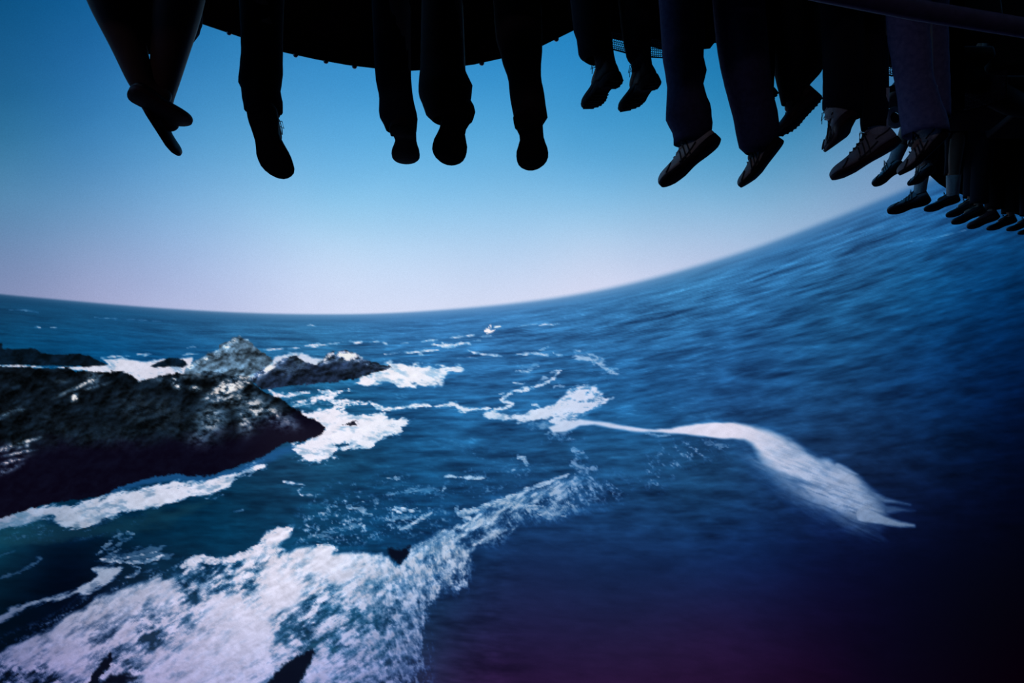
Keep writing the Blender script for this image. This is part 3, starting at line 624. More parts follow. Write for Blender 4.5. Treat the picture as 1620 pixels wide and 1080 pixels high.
# ================================================================ shoes
def smooth1(x, xs, ys): return float(np.interp(x, xs, ys))
class Frame:
    def __init__(s, o, f, u):
        s.o = Vector(o); s.f = f.normalized(); s.u = (u-s.f*u.dot(s.f)).normalized(); s.r = s.f.cross(s.u)
    def p(s, x, y, z): return s.o+s.r*x+s.f*y+s.u*z
def half_width(t, side, style):
    w = smooth1(t, [0, .015, .05, .12, .22, .38, .5, .64, .74, .84, .92, .97, .99, 1], [0, .40, .66, .82, .86, .76, .78, .96, 1.0, .95, .77, .48, .28, 0])
    if style == 'pointed': w *= smooth1(t, [0, .7, .85, .95, 1], [1, .96, .85, .8, .8])
    if side > 0: w *= smooth1(t, [0, .3, .45, .6, 1], [1, .95, .82, .95, 1.0])    # inner waist
    return w
def make_shoe(parent, H, T, hint, L, width, style, mats, side=1, laces=True, shaft=0.0):
    """H, T: heel and toe of the sole; hint: direction away from the sole."""
    fr = Frame(H, T-H, hint)
    lw = width/2
    heel = {'boot': .032, 'dress': .028, 'sneaker': .030, 'hiking': .034, 'pointed': .016, 'loafer': .024}[style]
    ts = [0, .012, .035, .07, .12, .18, .25, .32, .40, .48, .56, .64, .72, .80, .87, .93, .97, .99, 1]
    def zbot(t):
        spring = smooth1(t, [0, .06, .65, .8, 1], [.004, 0, 0, .005, .020])
        if style in ('boot', 'dress'):
            spring += smooth1(t, [0, .27, .285, .6, 1], [0, 0, .016, .012, .010])
        return spring
    def thick(t): return smooth1(t, [0, .3, .5, .8, 1], [heel, heel*.9, heel*.62, heel*.5, heel*.45])
    xo = lambda t: side*smooth1(t, [0, .4, .8, 1], [0, -.003, .004, .010])
    # sole: flat outline with a rounded edge, lugs cut across it for hiking soles
    mb = MB(); rings = []
    for t in ts:
        wl = max(half_width(t, -side, style)*lw, .0012); wr = max(half_width(t, side, style)*lw, .0012)
        zb = zbot(t); zt = zb+thick(t); e = .0035
        q = [(-wl*.90, zb), (-wl*.98, zb+e), (-wl, (zb+zt)/2), (-wl*.97, zt), (0, zt+.001), (wr*.97, zt), (wr, (zb+zt)/2), (wr*.98, zb+e), (wr*.90, zb), (0, zb+.0005)]
        rings.append([fr.p(x+xo(t), t*L, z) for x, z in q])
    mb.rings(rings)
    sole = mb.build('sole', mats['sole'], None)
    if style in ('hiking', 'boot'):
        nb = 13
        lug = MB()
        for k in range(nb):
            t = .05+.9*k/(nb-1)
            if style == 'boot' and .28 < t < .5: continue
            wl = half_width(t, -side, style)*lw*.86
            lug.box(fr.p(xo(t), t*L, zbot(t)-.0012), (fr.r, fr.f, fr.u), (wl, L*.014, .0028 if style == 'hiking' else .0012))
        b0 = len(mb.v); bm_v = mb.v+lug.v; bm_f = mb.f+[tuple(i+b0 for i in f) for f in lug.f]
        bpy.data.meshes.remove(sole.data); sole = new_mesh('sole', bm_v, bm_f, mats['sole'], None)
    # upper
    top = {'boot': [.075, .11, .118, .118, .115, .110, .104, .092, .080, .068, .060, .055, .052, .048, .042, .032, .022, .014, .004],
           'hiking': [.070, .115, .128, .130, .128, .122, .112, .098, .086, .076, .068, .062, .056, .050, .044, .034, .022, .014, .004],
           'sneaker': [.05, .078, .088, .088, .082, .084, .090, .088, .078, .070, .062, .056, .050, .045, .039, .030, .020, .012, .004],
           'dress': [.04, .066, .072, .072, .070, .076, .082, .078, .068, .060, .054, .049, .045, .041, .036, .027, .018, .011, .004],
           'loafer': [.04, .062, .066, .064, .060, .060, .066, .068, .062, .056, .050, .046, .043, .040, .035, .026, .018, .011, .004],
           'pointed': [.036, .060, .068, .070, .070, .068, .064, .060, .056, .052, .049, .046, .043, .040, .034, .026, .018, .011, .003]}[style]
    mb = MB(); rings = []
    for t, h in zip(ts, top):
        wl = max(half_width(t, -side, style)*lw*.965, .001); wr = max(half_width(t, side, style)*lw*.965, .001)
        z0 = zbot(t)+thick(t)*.8; h2 = h*L/.29
        tw = smooth1(t, [0, .1, .3, .5, .75, 1], [.55, .50, .42, .45, .62, .7])    # how narrow the top is
        q = []
        for k in range(13):
            a = math.pi*k/12
            c_, s_ = math.cos(a), math.sin(a)
            zz = s_**.75; nar = 1-(1-tw)*zz**1.6
            w = wr if c_ > 0 else wl
            q.append((w*math.copysign(abs(c_)**.62, c_)*nar, z0+h2*zz))
        rings.append([fr.p(x+xo(t), t*L, z) for x, z in q])
    mb.rings(rings)
    upper = mb.build('shoe', mats['upper'], parent, sub=1)
    def zt(t):
        return zbot(t)+thick(t)*.8+float(np.interp(t, ts, top))*L/.29
    subs = [sole]
    # collar
    if style != 'pointed':
        col = MB(); pts = []
        t0, t1 = (.03, .30)
        for k in range(17):
            a = 2*math.pi*k/16
            tt = (t0+t1)/2+(t1-t0)/2*math.cos(a); w = lw*.40*math.sin(a)*1.12
            pts.append(fr.p(w, tt*L, zt(max(tt, .03))+.001))
        col.tube(pts, .006, 7, cap=False)
        subs.append(col.build('collar', mats.get('collar', mats['upper'])))
    if laces:
        lc = MB()
        nl = 5
        for k in range(nl):
            t = .33+.27*k/(nl-1); w = lw*.34*(1-.1*k/nl)
            lc.tube([fr.p(-w+xo(t), t*L, zt(t)-.008), fr.p(-w*.5+xo(t), (t+.008)*L, zt(t)-.0005), fr.p(xo(t), (t+.014)*L, zt(t)+.002), fr.p(w*.5+xo(t), (t+.02)*L, zt(t+.02)-.0005), fr.p(w+xo(t), (t+.028)*L, zt(t+.03)-.008)], .0024, 6)
            lc.tube([fr.p(w+xo(t), t*L, zt(t)-.008), fr.p(xo(t), (t+.014)*L, zt(t)+.004), fr.p(-w+xo(t), (t+.028)*L, zt(t+.03)-.008)], .0022, 6)
        b = fr.p(xo(.33), .33*L, zt(.33)+.004)
        down = -cw((0, 0, 1))
        for sgn in (-1, 1):
            e1 = b+fr.r*sgn*.020+fr.u*.020+down*.006; e2 = b+fr.r*sgn*.030+fr.u*.012+down*.028; e3 = b+fr.r*sgn*.014+fr.u*.010+down*.018
            lc.tube([b, e1, e2, e3, b], .0017, 6)
            lc.tube([b, b+fr.r*sgn*.012+fr.u*.018, b+fr.r*sgn*.020+fr.u*.020+down*.030, b+fr.r*sgn*.022+fr.u*.018+down*.050], .0016, 6)
        subs.append(lc.build('laces', mats['lace']))
        tg = MB(); rr = []
        for k in range(6):
            t = .27+.30*k/5; w = lw*.24
            rr.append([fr.p(-w, t*L, zt(t)-.002), fr.p(0, t*L, zt(t)+.0015), fr.p(w, t*L, zt(t)-.002), fr.p(0, t*L, zt(t)-.008)])
        tg.rings(rr); subs.append(tg.build('tongue', mats.get('tongue', mats['upper'])))
    if 'trim' in mats:
        tr = MB()
        for sd in (-1, 1):
            for (ta, za, tb, zb_) in [(.36, .9, .46, .12), (.44, .85, .54, .12), (.52, .85, .62, .12), (.05, .55, .30, .45), (.72, .75, .86, .2), (.30, .3, .64, .18)]:
                def q(t, f):
                    ang = math.asin(max(0, min(1, f))**(1/.75)) if f < 1 else math.pi/2
                    tw = smooth1(t, [0, .1, .3, .5, .75, 1], [.55, .50, .42, .45, .62, .7]); zz = f
                    w = half_width(t, sd, style)*lw*.965*abs(math.cos(ang))**.62*(1-(1-tw)*zz**1.6)
                    h = float(np.interp(t, ts, top))*L/.29
                    return fr.p(sd*(w+.0012)+xo(t), t*L, zbot(t)+thick(t)*.8+h*f)
                tr.tube([q(ta+(tb-ta)*s/4, za+(zb_-za)*s/4) for s in range(5)], .0032, 6)
        subs.append(tr.build('overlay_stripes', mats['trim']))
    for s_ in subs:
        s_.parent = upper
    ankle = fr.p(0, .17*L, zt(.12)-.02)
    return upper, fr, ankle

# ================================================================ people
NB = 20
def wob(seed, a, s):
    r = random.Random(seed)
    v = 0
    for k in range(4):
        v += math.sin(a*(k+1)+r.uniform(0, 6.28)+s*(r.uniform(8, 26)))*r.uniform(.3, 1)/(k+1)
    return v
def cloth_tube(mb, rows, d_of, seed, depth=.95, wr=.02):
    """rows: (y, x left, x right) of the cloth's outline in the view; d_of(y): its distance"""
    R = []
    n = len(rows); ys = [r[0] for r in rows]
    NS = 26
    for i in range(NS+1):
        y = ys[0]+(ys[-1]-ys[0])*i/NS
        xl = float(np.interp(y, ys, [r[1] for r in rows])); xr = float(np.interp(y, ys, [r[2] for r in rows]))
        d = d_of(y); c = at((xl+xr)/2, y, d); rx = (xr-xl)/2*d/FPX
        ax = cw((1, 0, 0)); ay = cw((0, 1, 0)); az = cw((0, 0, 1))
        ring = []
        for k in range(NB):
            a = 2*math.pi*k/NB
            w = 1+wr*wob(seed, a, i/NS*3.0)*(.4+.6*abs(math.sin(a)))
            ring.append(c+ax*rx*math.cos(a)*(1+.3*(w-1))+ay*rx*depth*math.sin(a)*w+az*wob(seed+5, a, i/NS)*.0015)
        R.append(ring)
    # turn the hem inwards
    last = R[-1]; c = sum(last, Vector())/len(last)
    R.append([c+(p-c)*.90+cw((0, 0, .008)) for p in last])
    R.append([c+(p-c)*.84+cw((0, 0, .05)) for p in last])
    mb.rings(R, cap0=True, cap1=False)
def body_skin(parent, hips, legs, rad, mat='skin'):
    """one continuous body: torso, neck, head, arms resting on the thighs and two legs, grown by a Skin modifier"""
    v = []; e = []; r = []
    def add(p, rad_, frm=None):
        v.append(tuple(Vector(p)-parent.location)); r.append(rad_)
        if frm is not None: e.append((frm, len(v)-1))
        return len(v)-1
    up = Vector((0, 0, 1)); 
    h = add(hips, (.115*rad, .10*rad))
    ch = add(hips+up*.30+Vector((0, -.04, 0)), (.125*rad, .10*rad), h)
    sh = add(hips+up*.48+Vector((0, -.03, 0)), (.115*rad, .08*rad), ch)
    nk = add(hips+up*.56+Vector((0, -.01, 0)), (.05*rad, .05*rad), sh)
    hd = add(hips+up*.66+Vector((0, .01, 0)), (.078, .09), nk)
    add(hips+up*.76+Vector((0, .01, 0)), (.062, .075), hd)
    for s, L in zip((-1, 1), legs):
        s1 = add(hips+up*.47+Vector((s*.14, -.02, 0)), (.05*rad, .05*rad), sh)
        el = add(hips+up*.20+Vector((s*.165, .04, 0)), (.038*rad, .038*rad), s1)
        wr_ = add(hips+up*.15+Vector((s*.12, .27, 0)), (.026*rad, .026*rad), el)
        add(hips+up*.14+Vector((s*.10, .35, 0)), (.030, .018), wr_)
    for L in legs:
        kn, an, toe, rr = L
        hp = add(hips+(kn-hips)*.25+Vector((0, 0, -.01)), (.085*rad, .08*rad), h)
        md = add(hips+(kn-hips)*.65, (.070*rad, .07*rad), hp)
        k = add(kn, (rr*1.12, rr*1.12), md)
        cf = add(kn+(an-kn)*.30+Vector((0, -.008, 0)), (rr*1.10, rr*1.12), k)
        c2 = add(kn+(an-kn)*.65, (rr*.78, rr*.80), cf)
        a = add(an, (rr*.55, rr*.62), c2)
        m_ = add(an+(toe-an)*.5, (rr*.58, rr*.42), a)
        add(an+(toe-an)*.80, (rr*.50, rr*.28), m_)
    me = bpy.data.meshes.new('body'); me.from_pydata(v, e, []); me.update()
    me.materials.append(M[mat])
    o = bpy.data.objects.new('body', me); C.objects.link(o); o.parent = parent
    sk = o.modifiers.new('skin', 'SKIN'); 
    me.skin_vertices.new(name='skin') if not me.skin_vertices else None
    for i, q in enumerate(r): me.skin_vertices[0].data[i].radius = q
    me.skin_vertices[0].data[0].use_root = True
    sb = o.modifiers.new('subsurf', 'SUBSURF'); sb.levels = 1; sb.render_levels = 2
    sk.use_smooth_shade = True
    return o

STYLES = dict(
    black_dress=dict(style='dress', mats=dict(sole=M['rubber'], upper=M['blackleather'], lace=M['darklace'])),
    brown_boot=dict(style='boot', mats=dict(sole=M['rubber'], upper=M['leather'], lace=M['darklace'])),
    tan_sneaker=dict(style='sneaker', mats=dict(sole=M['rubber'], upper=M['tan'], lace=M['lace'], trim=M['trim'])),
    grey_sneaker=dict(style='sneaker', mats=dict(sole=M['gum'], upper=M['greysuede'], lace=M['darklace'], trim=M['trim'], tongue=M['trim'])),
    white_sneaker=dict(style='sneaker', mats=dict(sole=M['rubber'], upper=M['white'], lace=M['darklace'], trim=M['trim'])),
    hiking=dict(style='hiking', mats=dict(sole=M['rubber'], upper=M['leather'], lace=M['lace'], collar=M['leather'])),
    red_shoe=dict(style='sneaker', mats=dict(sole=M['gum'], upper=M['redbrown'], lace=M['lace'], tongue=M['greysuede'])),
    flat=dict(style='pointed', mats=dict(sole=M['gum'], upper=M['blackleather'])),
    loafer=dict(style='loafer', mats=dict(sole=M['rubber'], upper=M['blackleather'], lace=M['darklace'])),
)
def person(label, d, legs, cloth, rad=1.0, hip_back=.52, group=None, dx=0.0, skin='skin'):
    """d: distance of the feet; legs: dicts with rows (cloth outline), heel, toe, up (view direction away from the sole), style"""
    # seated: hips behind the knees at knee height
    knees = []
    for L in legs:
        kx, ky = L['knee']; knees.append(at(kx, ky, d-.10))
    kz = max(k.z for k in knees)
    hips = Vector(((knees[0].x+knees[-1].x)/2+dx, min(k.y for k in knees)-hip_back, kz+.03))
    P = empty('person', hips, label, 'person', group)
    skl = []
    cl = MB()
    for i, L in enumerate(legs):
        dl = d+L.get('dd', 0)
        Hh_ = L['heel']; Tt = L['toe']; Ls = L.get('L', .29)
        lat = math.hypot(Hh_[0]-Tt[0], Hh_[1]-Tt[1])*dl/FPX
        dy = math.sqrt(max(Ls*Ls-lat*lat, (.12*Ls)**2))
        H3 = at(Hh_[0], Hh_[1], dl-dy*.35); T3 = at(Tt[0], Tt[1], dl+dy*.65)
        Ls = (T3-H3).length
        st = STYLES[L['style']]
        shoe, fr, ank = make_shoe(P, H3, T3, cw(L['up']), Ls, L.get('w', .105), st['style'], st['mats'], L.get('side', 1), L.get('laces', True) and 'lace' in st['mats'])
        kn = knees[i]
        skl.append((kn, ank, fr.p(0, .70*Ls, .045), L.get('r', .052)*1.0))
        if L.get('rows'):
            y0, y1 = L['rows'][0][0], L['rows'][-1][0]
            dk = d-.10; da = (camo_dist(ank))
            def d_of(y, y0=y0, y1=y1, dk=dk, da=da): return dk+(da-dk)*min(1, max(0, (y-y0)/(y1-y0)))
            cloth_tube(cl, L['rows'], d_of, L.get('seed', i*7+int(Hh_[0])), wr=L.get('wr', .035))
            # thigh of the trousers
            yk = L['rows'][0]; ckn = at((yk[1]+yk[2])/2, yk[0], dk); rk = (yk[2]-yk[1])/2*dk/FPX
            hs = hips+Vector(((-.09, .09)[i % 2] if len(legs) > 1 else .05, 0, 0))
            pts = [ckn+cw((0, 0, -.01)), ckn+Vector((0, -.03, .03)), ckn+(hs-ckn)*.35+Vector((0, 0, .02)), ckn+(hs-ckn)*.7, hs]
            cl.tube(pts, [rk*.98, rk*1.06, rk*1.1, rk*1.2, .10*rad], 16)
        if L.get('sock'):
            sb = MB(); pts = [ank+(kn-ank)*t for t in (-.06, .05, .15, .28)]
            sb.tube(pts, [.040, .038, .040, .044], 16)
            s_ = sb.build('sock', M[L['sock']], P)
            if L['sock'] == 'sock': s_['label'] = 'white sock'
    if cl.v: cl.build('trousers', M[cloth], P)
    body_skin(P, hips, skl, rad, skin)
    return P, hips
def camo_dist(p):
    q = RX.transposed()@(p-CAM); return q.y

# ================================================================ the riders of the near row, left to right
UP = dict(sole=(.08, .92, .35))
SEATS = []
def seat_for(P, hips, knees_mid, label, group):
    S = empty('hanging_seat', Vector((hips.x, hips.y, hips.z-.16)), label, 'seat', group)
    X, Y, Z = Vector((1, 0, 0)), Vector((0, 1, 0)), Vector((0, 0, 1))
    MB().box((hips.x, hips.y+.14, hips.z-.175), (X, Y, Z), (.185, .24, .035)).build('seat_pan', M['seat'], S, bevel=.02)
    MB().box((hips.x, hips.y-.20, hips.z+.22), (X, (Y+Z*-.12).normalized(), (Z+Y*-.12).normalized()), (.18, .035, .38)).build('backrest', M['seat'], S, bevel=.02)
    return S
def rows(*r): return list(r)
near = []
G1 = None
p = person('person in dark cropped trousers and flat shoes with ankles crossed, leftmost rider', 2.1, [
    dict(rows=rows((-60,128,238),(0,142,232),(30,153,238),(58,170,243),(74,180,246)), knee=(158,-62), heel=(201,146), toe=(301,203), up=(.5,.55,.65), L=.25, w=.122, style='flat', r=.068, side=-1),
    dict(rows=rows((-60,228,330),(0,232,316),(26,236,318),(45,238,314),(62,240,302),(78,243,296)), knee=(298,-60), heel=(222,168), toe=(272,246), up=(.85,.5,.35), L=.25, w=.104, style='flat', r=.068, dd=.09)],
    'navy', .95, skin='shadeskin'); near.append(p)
p = person('person in dark trousers with both soles turned down, second rider from the left', 2.2, [
    dict(rows=rows((-50,376,452),(0,380,448),(60,383,446),(90,383,446),(118,380,446),(133,379,444),(142,383,442),(158,385,446),(176,388,446)), knee=(414,-52), heel=(408,160), toe=(441,287), up=(.10,.92,.35), L=.305, w=.118, style='loafer', side=1),
    dict(rows=rows((-50,584,652),(0,588,650),(111,593,648),(130,595,651),(153,600,653),(170,600,657),(184,599,661),(195,606,660),(207,611,659)), knee=(618,-52), heel=(633,196), toe=(645,272), up=(.0,.62,.78), L=.30, w=.098, style='black_dress', side=-1)],
    'navy'); near.append(p)
p = person('person in dark baggy trousers and black shoes, third rider from the left', 2.35, [
    dict(rows=rows((-50,668,738),(0,667,732),(106,665,734),(122,663,741),(136,662,748),(150,662,746),(166,669,744),(182,674,744),(191,684,742)), knee=(700,-52), heel=(733,160), toe=(703,267), up=(-.18,.92,.35), L=.30, w=.128, style='black_dress', side=1, laces=False),
    dict(rows=rows((-50,778,852),(0,780,856),(61,784,858),(80,790,858),(103,796,856),(125,804,856),(145,806,861),(156,807,862),(172,810,864),(186,813,867),(196,818,860)), knee=(818,-52), heel=(831,174), toe=(847,277), up=(.08,.92,.38), L=.30, w=.118, style='black_dress', side=-1)],
    'brown'); near.append(p)
p = person('person in dark trousers and laced brown heeled boots, fourth rider from the left', 2.6, [
    dict(rows=rows((-60,895,960),(0,902,966),(47,907,966),(61,912,966),(77,914,966),(88,915,967),(96,926,970)), knee=(928,-60), heel=(979,124), toe=(929,183), up=(-.40,.52,.72), L=.28, w=.100, style='brown_boot', sock='darksock', side=1),
    dict(rows=rows((-60,970,1032),(0,978,1034),(60,985,1030),(80,989,1029),(92,992,1028),(100,998,1030)), knee=(1000,-60), heel=(1038,128), toe=(994,186), up=(-.40,.52,.72), L=.28, w=.100, style='brown_boot', sock='darksock', side=-1)],
    'navy'); near.append(p)
p = person('person in blue-black jeans and pale tan sneakers, fifth rider from the left', 2.75, [
    dict(rows=rows((-40,1040,1112),(60,1047,1114),(92,1049,1112),(115,1053,1117),(136,1056,1112),(155,1055,1117),(170,1054,1124),(190,1054,1125),(201,1061,1127),(212,1066,1124),(228,1066,1108)), knee=(1080,-42), heel=(1142,221), toe=(1050,298), up=(-.66,.36,.66), L=.298, w=.112, style='tan_sneaker', side=1),
    dict(rows=rows((-40,1125,1205),(60,1134,1212),(81,1137,1214),(115,1143,1217),(149,1152,1221),(183,1161,1229),(210,1166,1232),(232,1170,1222),(243,1180,1206)), knee=(1165,-42), heel=(1240,222), toe=(1180,301), up=(-.80,.42,.50), L=.285, w=.118, style='tan_sneaker', side=-1)],
    'indigo', .88, dx=-.06); near.append(p)
p = person('person in dark trousers and brown hiking boots hanging behind the tan sneakers, sixth near rider', 3.0, [
    dict(rows=rows((-40,1150,1222),(60,1155,1224),(113,1160,1224),(150,1164,1222)), knee=(1186,-40), heel=(1228,146), toe=(1176,204), up=(-.62,.42,.66), L=.29, w=.106, style='hiking', side=1),
    dict(rows=rows((-40,1215,1292),(60,1222,1298),(100,1226,1304),(113,1227,1300),(135,1231,1280),(150,1234,1272),(164,1237,1270)), knee=(1250,-40), heel=(1300,151), toe=(1237,221), up=(-.62,.42,.66), L=.30, w=.112, style='hiking', side=-1)],
    'brown', .85, dx=-.01); near.append(p)
p = person('person in black flared trousers, white socks and grey sneakers, seventh near rider', 2.85, [
    dict(rows=rows((-40,1300,1362),(60,1302,1364),(106,1304,1364),(140,1304,1364),(170,1303,1362),(186,1326,1362)), knee=(1332,-40), heel=(1346,186), toe=(1322,238), up=(-.32,.78,.50), L=.29, w=.118, style='grey_sneaker', sock='sock', side=-1, r=.042),
    dict(rows=rows((-40,1366,1405),(60,1366,1404),(120,1364,1404),(170,1363,1404),(190,1362,1402),(204,1364,1402)), knee=(1390,-40), heel=(1427,226), toe=(1321,288), up=(-.50,.22,.80), L=.315, w=.108, style='grey_sneaker', sock='sock', side=1, r=.036)],
    'navy', .85, dx=.05); near.append(p)
p = person('person in pale blue jeans with a white sneaker and sock, eighth near rider', 2.65, [
    dict(rows=rows((-40,1400,1470),(60,1408,1468),(118,1417,1472),(140,1421,1477),(167,1425,1486),(190,1428,1494),(213,1431,1498)), knee=(1440,-40), heel=(1505,212), toe=(1430,283), up=(-.55,.18,.78), L=.275, w=.112, style='white_sneaker', sock='sock', side=-1, r=.046),
    dict(rows=rows((-40,1432,1498),(60,1434,1496),(120,1434,1498),(190,1438,1500)), knee=(1464,-40), heel=(1500,188), toe=(1446,236), up=(-.55,.18,.78), L=.275, w=.100, style='white_sneaker', side=1, dd=.16, r=.040)],
    'denim', .85, dx=.36); near.append(p)

seat_names = ['first', 'second', 'third', 'fourth', 'fifth', 'sixth', 'seventh', 'eighth']
for (P_, hips), nm in zip(near, seat_names):
    SEATS.append(seat_for(P_, hips, None, 'black hanging seat under the %s rider of the near row from the left' % nm, 'hanging seats of the near row'))

# ---------------------------------------------------------------- the far row, receding to the right
def far_leg(hx, hy, tx, ty, style, w=26, sock=None, up=(-.42, .50, .75), L=.29, top=120, gap=12, lean=6, r=.05, **k):
    ax = hx-12
    return dict(rows=rows((hy-top, ax-w/2+lean-4, ax+w/2+lean+4), (hy-top*.5, ax-w/2+lean/2-1, ax+w/2+lean/2+1), (hy-gap, ax-w/2, ax+w/2)), knee=(ax+lean, hy-top-2), heel=(hx, hy), toe=(tx, ty), up=up, L=L, style=style, sock=sock, r=r, **k)
far = []
F = [
 ('person with small pale shoes, first rider of the far row', 4.3, 'navy', [far_leg(1433,261,1384,296,'white_sneaker',w=24,sock='sock',L=.25,gap=24,top=105,lean=34), far_leg(1480,268,1440,298,'white_sneaker',w=26,L=.25,top=105)]),
 ('person with bare pale calves and dark blunt shoes, second rider of the far row', 4.6, 'navy', [far_leg(1474,318,1406,338,'grey_sneaker',w=26,sock='sock',L=.31,gap=42,top=125), far_leg(1520,316,1463,337,'loafer',w=26,sock='sock',L=.29,gap=40,top=125)]),
 ('person with dark shoes side by side, third rider of the far row', 5.0, 'navy', [far_leg(1550,324,1498,346,'loafer',w=26), far_leg(1561,334,1507,357,'loafer',w=26,dd=-.10)]),
 ('person with dark shoes, fourth rider of the far row', 5.4, 'brown', [far_leg(1583,343,1532,363,'red_shoe',w=24), far_leg(1610,349,1562,367,'loafer',w=24)]),
 ('person with dark shoes at the right edge, last rider of the far row', 5.8, 'navy', [far_leg(1638,353,1593,368,'loafer',w=22), far_leg(1655,359,1611,374,'loafer',w=22)]),
]
for (lb, d, cl_, lg), dx in zip(F, (-.20, .0, .10, .22, .34)): far.append(person(lb, d, lg, cl_, dx=dx))
for (P_, hips), nm in zip(far, seat_names):
    seat_for(P_, hips, None, 'black hanging seat under the %s rider of the far row' % nm, 'hanging seats of the far row')

# ================================================================ the ride's structure
def slab(name, pts, depth, thick, mat, label, cat, parts=True, bev=.02):
    """a hull panel: outline (x, y) in the view standing at distance depth(x), with real thickness away from it"""
    n = len(pts); c = sum((at(x, y, depth(x)) for x, y in pts), Vector())/n
    root = empty(name, c, label, cat)
    front = [at(x, y, depth(x)) for x, y in pts]; bk = cw((0, -1, 0))*thick
    me_v = [v+bk for v in front]+front
    f = [tuple(reversed(range(n))), tuple(range(n, 2*n))]+[(i, (i+1) % n, (i+1) % n+n, i+n) for i in range(n)]
    o = new_mesh('hull_panel', me_v, f, mat, root, smooth=False)
    m = o.modifiers.new('bevel', 'BEVEL'); m.width = bev; m.segments = 3; m.limit_method = 'ANGLE'; m.angle_limit = math.radians(50)
    return root
arc = [(150,-46),(225,-8),(270,17),(317,38),(370,56),(420,73),(450,84),(500,95),(550,104),(600,110),(650,113),(700,110),(750,103),(800,92),(850,77),(905,50),(950,22),(1000,-30)]
cd = lambda x: 3.62
can = slab('curved_canopy', [(150,-260)]+arc+[(1000,-260)], cd, .30, M['hull'], 'black curved canopy edge with small bolts behind the left riders', 'canopy')
rim = MB(); rim.tube([at(x, y-6, cd(x)-.012) for x, y in arc[1:]], .016, 8)
rim.build('edge_trim', M['black'], can)
for x, y in [(363,53),(468,88),(516,98),(561,106),(762,101),(880,63)]:
    b = MB(); c = at(x, y-1, cd(x)-.01)
    R = [[c+cw((math.cos(a)*r_, -h_, math.sin(a)*r_)) for a in [2*math.pi*k/12 for k in range(12)]] for r_, h_ in ((.014, 0), (.014, .006), (.010, .013), (.004, .016))]
    b.rings(R); b.build('bolt', M['bolt'], can)

hullA = [(898,20),(906,48),(925,55),(962,62),(1000,70),(1060,83),(1098,84),(1112,80),(1122,79),(1128,71),(1134,69),(1141,80),(1180,92),(1216,78),(1222,80),(1240,98),(1300,100),(1340,104),(1404,108),(1418,112),(1448,128),(1470,150),(1500,190),(1500,-240),(898,-240)]
ha = slab('ride_hull', hullA, lambda x: 3.24, .13, M['hull'], 'black underside of the near ride row above the right-hand riders', 'ride hull')
hullB = [(1440,128),(1448,190),(1452,232),(1450,262),(1462,272),(1484,292),(1500,302),(1530,312),(1560,324),(1600,338),(1640,350),(1760,372),(1760,-240),(1440,-240)]
hb = slab('ride_hull', hullB, lambda x: 5.0+max(0, x-1440)*.0085, .28, M['hull'], 'black hull of the far ride row receding to the right edge', 'ride hull')
# overhead beam, top right; its purple-grey colour stands for a dull highlight
bm_ = MB().tube([at(1150,-50,1.55), at(1300,-14,1.62), at(1450,16,1.70), at(1620,44,1.80), at(1720,60,1.88)], .024, 14).build('overhead_beam', material('beam_highlight_tint', (.16, .11, .22), .55, spec=.4), None)
tag(bm_, 'long dark beam, coloured with a dull purple highlight, crossing the upper right corner', 'beam')
# support beams under the seats
for L_, lb in ((near, 'black steel beam carrying the near row of seats'), (far, 'black steel beam carrying the far row of seats')):
    pts = [h+Vector((0, -.05, -.29)) for _, h in L_]
    z = sum(p.z for p in pts)/len(pts)
    pts = [Vector((p.x, p.y, p.z)) for p in pts]
    o = MB().tube(pts, .07, 12).build('support_beam', M['black'], None); tag(o, lb, 'beam')

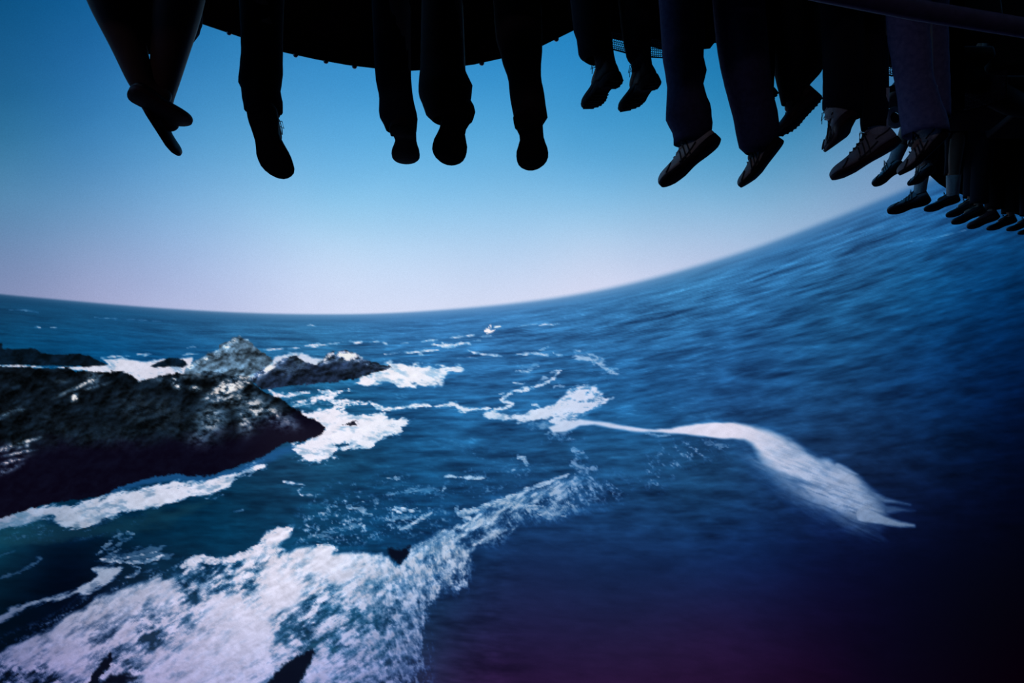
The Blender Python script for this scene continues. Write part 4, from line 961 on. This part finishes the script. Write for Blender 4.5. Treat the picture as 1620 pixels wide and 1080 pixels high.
# perforated baskets slung under the seats
def basket(px0, py0, px1, py1, d, label, tilt=0.0, mat='mesh', droop=.12):
    c = at((px0+px1)/2, (py0+py1)/2, d)
    root = empty('mesh_basket', c, label, 'basket', None)
    wv = (px1-px0)*d/FPX; hv = (py1-py0)*d/FPX
    nx = max(4, int(wv/.0085)); ny = max(3, int(hv/.0085))
    vs_, fs_ = [], []
    for j in range(ny+1):
        for i in range(nx+1):
            u, v = i/nx, j/ny
            x = px0+(px1-px0)*u; y = py0+(py1-py0)*v+tilt*(u-.5)+4*math.sin(math.pi*u)*v
            off = (.5 if j % 2 else 0)*(px1-px0)/nx
            vs_.append(at(x+off, y, d+.05*math.sin(math.pi*u)*math.sin(math.pi*v*.8)))
    for j in range(ny):
        for i in range(nx):
            a = j*(nx+1)+i; fs_.append((a, a+1, a+nx+2, a+nx+1))
    o = new_mesh('netting', vs_, fs_, M[mat], root)
    m = o.modifiers.new('wire', 'WIREFRAME'); m.thickness = .0048; m.use_even_offset = False
    rim = MB().tube([at(px0, py0, d), at(px0, py1+(-.5)*tilt, d), at((px0+px1)/2, py1+4, d+.03), at(px1, py1+.5*tilt, d), at(px1, py0, d)], .004, 6)
    rim.build('rim', M['black'], root)
basket(962, 58, 1056, 84, 3.08, 'dark perforated basket slung behind the brown heeled boots', tilt=16)
basket(1206, 72, 1232, 110, 3.085, 'dark perforated basket between the jeans and the dark trousers', tilt=3)
basket(1398, 98, 1424, 116, 3.09, 'small dark perforated basket left of the pale blue jeans', tilt=1)
basket(1502, 122, 1592, 168, 3.6, 'faint grey perforated basket in the dark at the upper right', tilt=-26)
# hanging straps with ring buckles between the last two near riders
st = empty('safety_strap', at(1411, 150, 3.0), 'dark hanging strap with a grey ring beside the pale blue jeans', 'strap')
MB().box(at(1409, 141, 3.0), (cw((1, 0, .35)).normalized(), cw((0, 1, 0)), cw((-.35, 0, 1)).normalized()), (.028, .006, .014)).build('strap_pad', M['black'], st, bevel=.006)
MB().box(at(1400, 140, 3.03), (cw((1, 0, 0)), cw((0, 1, 0)), cw((0, 0, 1))), (.010, .004, .14)).build('webbing', M['black'], st)
c = at(1416, 186, 2.98); R = []
tr = MB(); pts = [c+cw((math.cos(a)*.033, 0, math.sin(a)*.036)) for a in [2*math.pi*k/24 for k in range(25)]]
tr.tube(pts, .012, 8); tr.build('ring_buckle', M['ring'], st)
MB().tube([c+cw((0, .012, 0)), c+cw((0, .02, 0))], .028, 16).build('buckle_centre', M['black'], st)
# the dark theatre hall round the dome
AX = (Vector((1, 0, 0)), Vector((0, 1, 0)), Vector((0, 0, 1)))
hall = material('black_hall_wall', (.03, .02, .03), .9, scale=3)
for nm, c_, h_ in (('floor', (0, 4, -12.2), (20, 18, .1)), ('ceiling', (0, 4, 23.2), (20, 18, .1)), ('wall_back', (0, -14, 5.5), (20, .1, 17.6)), ('wall_left', (-20, 4, 5.5), (.1, 18, 17.6)), ('wall_right', (20, 4, 5.5), (.1, 18, 17.6)), ('wall_front', (0, 22, 5.5), (20, .1, 17.6))):
    o = MB().box(c_, AX, h_).build(nm, hall, None, smooth=False); o['kind'] = 'structure'
